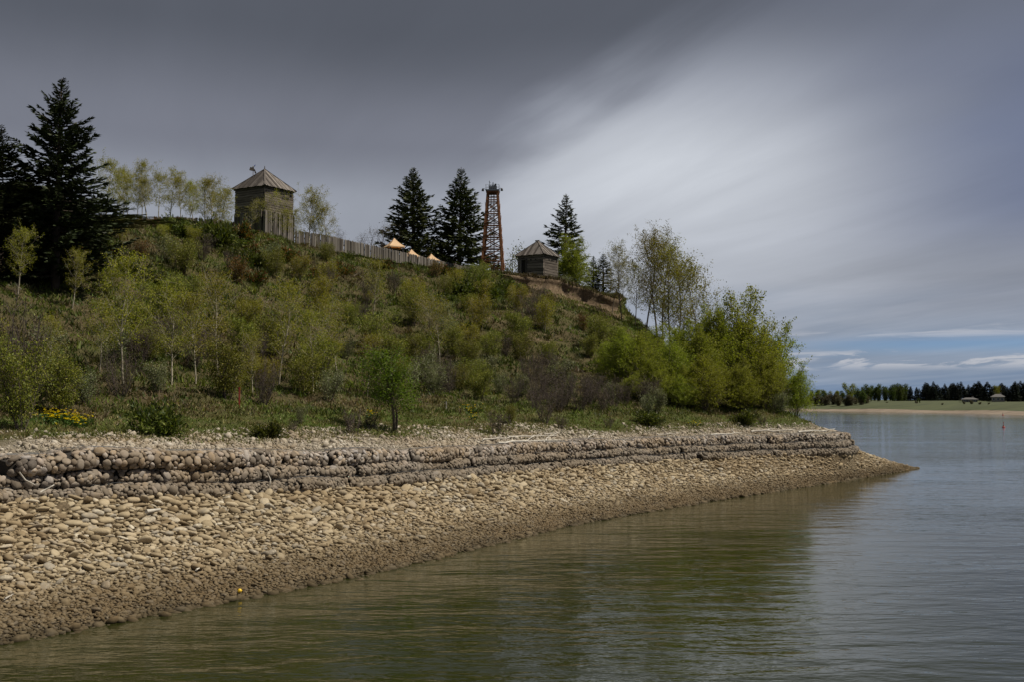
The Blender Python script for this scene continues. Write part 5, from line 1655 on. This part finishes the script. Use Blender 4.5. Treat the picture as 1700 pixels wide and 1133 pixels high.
# red stake
p_ = hit(397, 678, HB)
stk = thing('marker_stake', 'thin red marker stake in the grass at the foot of the slope', 'stake', p_)
mb = MB(); mb.box((0, 0, 0.30), (0.05, 0.04, 0.75), taper=0.9); mb.build('post', M['red'], stk)
mb = MB(); mb.box((0, 0, 0.70), (0.054, 0.044, 0.05)); mb.build('cap', M['red'], stk)
# white stakes on the terrace, small
p_ = hit(741, 682, HB)
mb = MB(); mb.box((0, 0, 0.14), (0.04, 0.04, 0.42)); mb.box((0, 0, 0.36), (0.045, 0.045, 0.03)); tag(mb.build('wooden_stake', M['bleached'], loc=p_), 'short pale wooden stake in the terrace grass right of the two trunked tree', 'stake')


def buoy(px, py, h, label):
    p_ = at_z(px, py, 0)
    o = thing('marker_buoy', label, 'buoy', p_, 0, 'marker buoys on the lake')
    mb = MB(); mb.tube([(0, 0, -0.2), (0, 0, 0.05), (0, 0, 0.15), (0, 0, 0.2)], (0.2, 0.26, 0.2, 0.08), 10); mb.build('float', M['red'], o, smooth=True)
    mb = MB(); mb.tube([(0, 0, 0.15), (0, 0, h)], (0.07, 0.05), 8); mb.build('post', M['red'], o)
    mb = MB(); mb.tube([(0, 0, h * 0.55), (0, 0, h * 0.7)], 0.075, 8); mb.build('band', M['white'], o)


buoy(1666, 711, 0.85, 'red post marker buoy on the lake, nearer one')
buoy(1665, 690.5, 0.8, 'tiny marker buoy by the far shore')

# ================================================================== far shore trees and houses
r7 = np.random.default_rng(55)
PRO['far_leafy', 0] = broadleaf(500, 8, 0.1, 2, 0.30, 0.12, 18, 0.9, 0.1, 5, 9, 0.42, OG, 0.05, 'oval', 0.4, leafm='leaf', bark='bark_grey')
PRO['far_leafy', 1] = broadleaf(501, 8, 0.1, 3, 0.28, 0.12, 18, 0.8, 0.1, 5, 9, 0.42, ((0.07, 0.095, 0.025), (0.055, 0.08, 0.02)), 0.05, 'oval', 0.4, leafm='leaf', bark='bark_grey')
PRO['far_brown', 0] = broadleaf(502, 6, 0.08, 6, 0.34, 0.08, 12, 0.9, 0.1, 4, 9, 0.38, ((0.085, 0.07, 0.045), (0.07, 0.068, 0.035)), 0.05, 'oval', 0.4, splay=0.5, leafm='leaf_dull', bark='twig')
PRO['far_spruce', 0] = spruce(503, 10, 2.3, cols=((0.010, 0.016, 0.010), (0.014, 0.021, 0.012)), base=0.02, step=0.75, spray=0.9, dens=1.5)
PRO['far_spruce', 1] = spruce(504, 10, 1.9, cols=((0.010, 0.016, 0.010), (0.014, 0.021, 0.012)), base=0.02, step=0.75, spray=0.85, dens=1.5)
NAMES.update(far_leafy='leafy_tree', far_brown='willow_bush', far_spruce='spruce_tree')
CATS.update(leafy_tree='tree', willow_bush='bush')


def far_plant(kd, k, px, d, hpx, wide, lab, grp, bh_):
    p_ = far_pt(px, d); s = hpx * 0.88 * p_[1] / FPX / bh_
    plant(kd, k, p_ - np.array([0, 0, 0.3]), (s * wide, s * wide, s), lab, grp)


for px in np.arange(1290, 1440, 7.0):
    lp = 'grey brown willow bush in the thicket on the far beach' if px > 1385 or px < 1340 else 'olive willow bush on the far shore beside the near point'
    far_plant('far_brown', 0, px + r7.normal(0, 2), r7.uniform(16, 26), r7.uniform(14, 21), 1.0, lp, 'willow thicket on the far shore', 6)
for px in np.arange(1346, 1438, 8.0):
    far_plant('far_leafy', r7.integers(2), px + r7.normal(0, 2), r7.uniform(28, 40), r7.uniform(21, 27), 1.0, 'olive green tree behind the willow thicket on the far shore', 'olive trees on the far shore', 8)
far_plant('far_leafy', 0, 1411, 30, 38, 0.9, 'tallest round tree above the willow thicket on the far shore', None, 8)
far_plant('far_leafy', 1, 1432, 22, 26, 1.1, 'yellow green round bush at the right end of the far willow thicket', None, 8)
for px in np.arange(1436, 1502, 5.0):
    far_plant('far_leafy', 1, px + r7.normal(0, 1.5), r7.uniform(62, 80), r7.uniform(25, 33), 1.0, 'mid green tree in the row left of the dark far spruces', 'green trees on the far shore', 8)
HID = ((1598, 1622), (1640, 1672))
for px in np.arange(1488, 1760, 4.3):
    lo = px < 1535
    hp = r7.uniform(24, 29) if lo else r7.uniform(26, 40)
    dd = r7.uniform(80, 95) if any(a < px < b_ for a, b_ in HID) else r7.uniform(62, 90)
    if any(a < px < b_ for a, b_ in HID): hp *= 0.9
    far_plant('far_spruce', r7.integers(2), px + r7.normal(0, 1.5), dd, hp, 1.5 if not lo else 1.3,
              'dark spruce in the even left part of the far spruce belt' if lo else 'dark spruce in the ragged tall part of the far spruce belt', 'dark spruce belt on the far shore', 10)
for px, hp in ((1522, 9), (1526, 10)): far_plant('far_leafy', 1, px, 34, hp, 0.7, 'tiny bright green sapling on the far meadow', 'saplings on the far meadow', 8)
for px in (1471, 1521, 1563, 1600, 1612, 1625, 1640): far_plant('far_brown', 0, px, r7.uniform(22, 30), r7.uniform(4, 8), 1.3, 'low brown bush on the far grass bank', 'low bushes on the far bank', 6)
far_plant('far_leafy', 0, 1655, 75, 30, 0.9, 'green leafy tree among the far spruces behind the houses', None, 8)


def house(px, d, wpx, hpx, label, wallm):
    p_ = far_pt(px, d); k = p_[1] / FPX; W, Hh, D = wpx * k, hpx * k, 7.0
    o = thing('house', label, 'house', p_ - np.array([0, 0, 0.2]), -math.atan2(p_[0], p_[1]))
    wh = Hh * 0.62
    mb = MB(); mb.box((0, D / 2, wh / 2), (W, D, wh)); mb.build('wall', M[wallm], o)
    e = 0.6; mb = MB()
    mb.add([(-W / 2 - e, -e, wh), (W / 2 + e, -e, wh), (W / 2 + e, D + e, wh), (-W / 2 - e, D + e, wh), (-W / 2 + 1.5, D / 2, Hh), (W / 2 - 1.5, D / 2, Hh)], [[0, 1, 5, 4], [2, 3, 4, 5], [3, 2, 1, 0]])
    mb.f.append(np.array([[1, 2, 5], [3, 0, 4]])); rf = mb.build('roof', M['shingle'], o)
    mb = MB(); mb.box((W * 0.2, D * 0.6, Hh), (0.8, 0.8, 1.2)); mb.build('chimney', M['siding'], rf)
    for x in (-0.33, 0.0, 0.3):
        fr = MB(); fr.box((0, 0, 0), (W * 0.16 + 0.16, 0.08, wh * 0.5 + 0.16)); w_ = fr.build('window', M['white'], o, loc=(x * W, -0.02, wh * 0.55))
        fr = MB(); fr.box((0, -0.05, 0), (W * 0.16, 0.04, wh * 0.5)); fr.build('pane', M['glass'], w_)


house(1656, 58, 20, 13, 'beige house with grey roof among the far spruces, right of the low roof', 'siding')
house(1609, 50, 24, 8, 'low grey roofed house half hidden on the far bank', 'shingle')
print('STONES', NST, NGS, 'objects', len(bpy.data.objects))
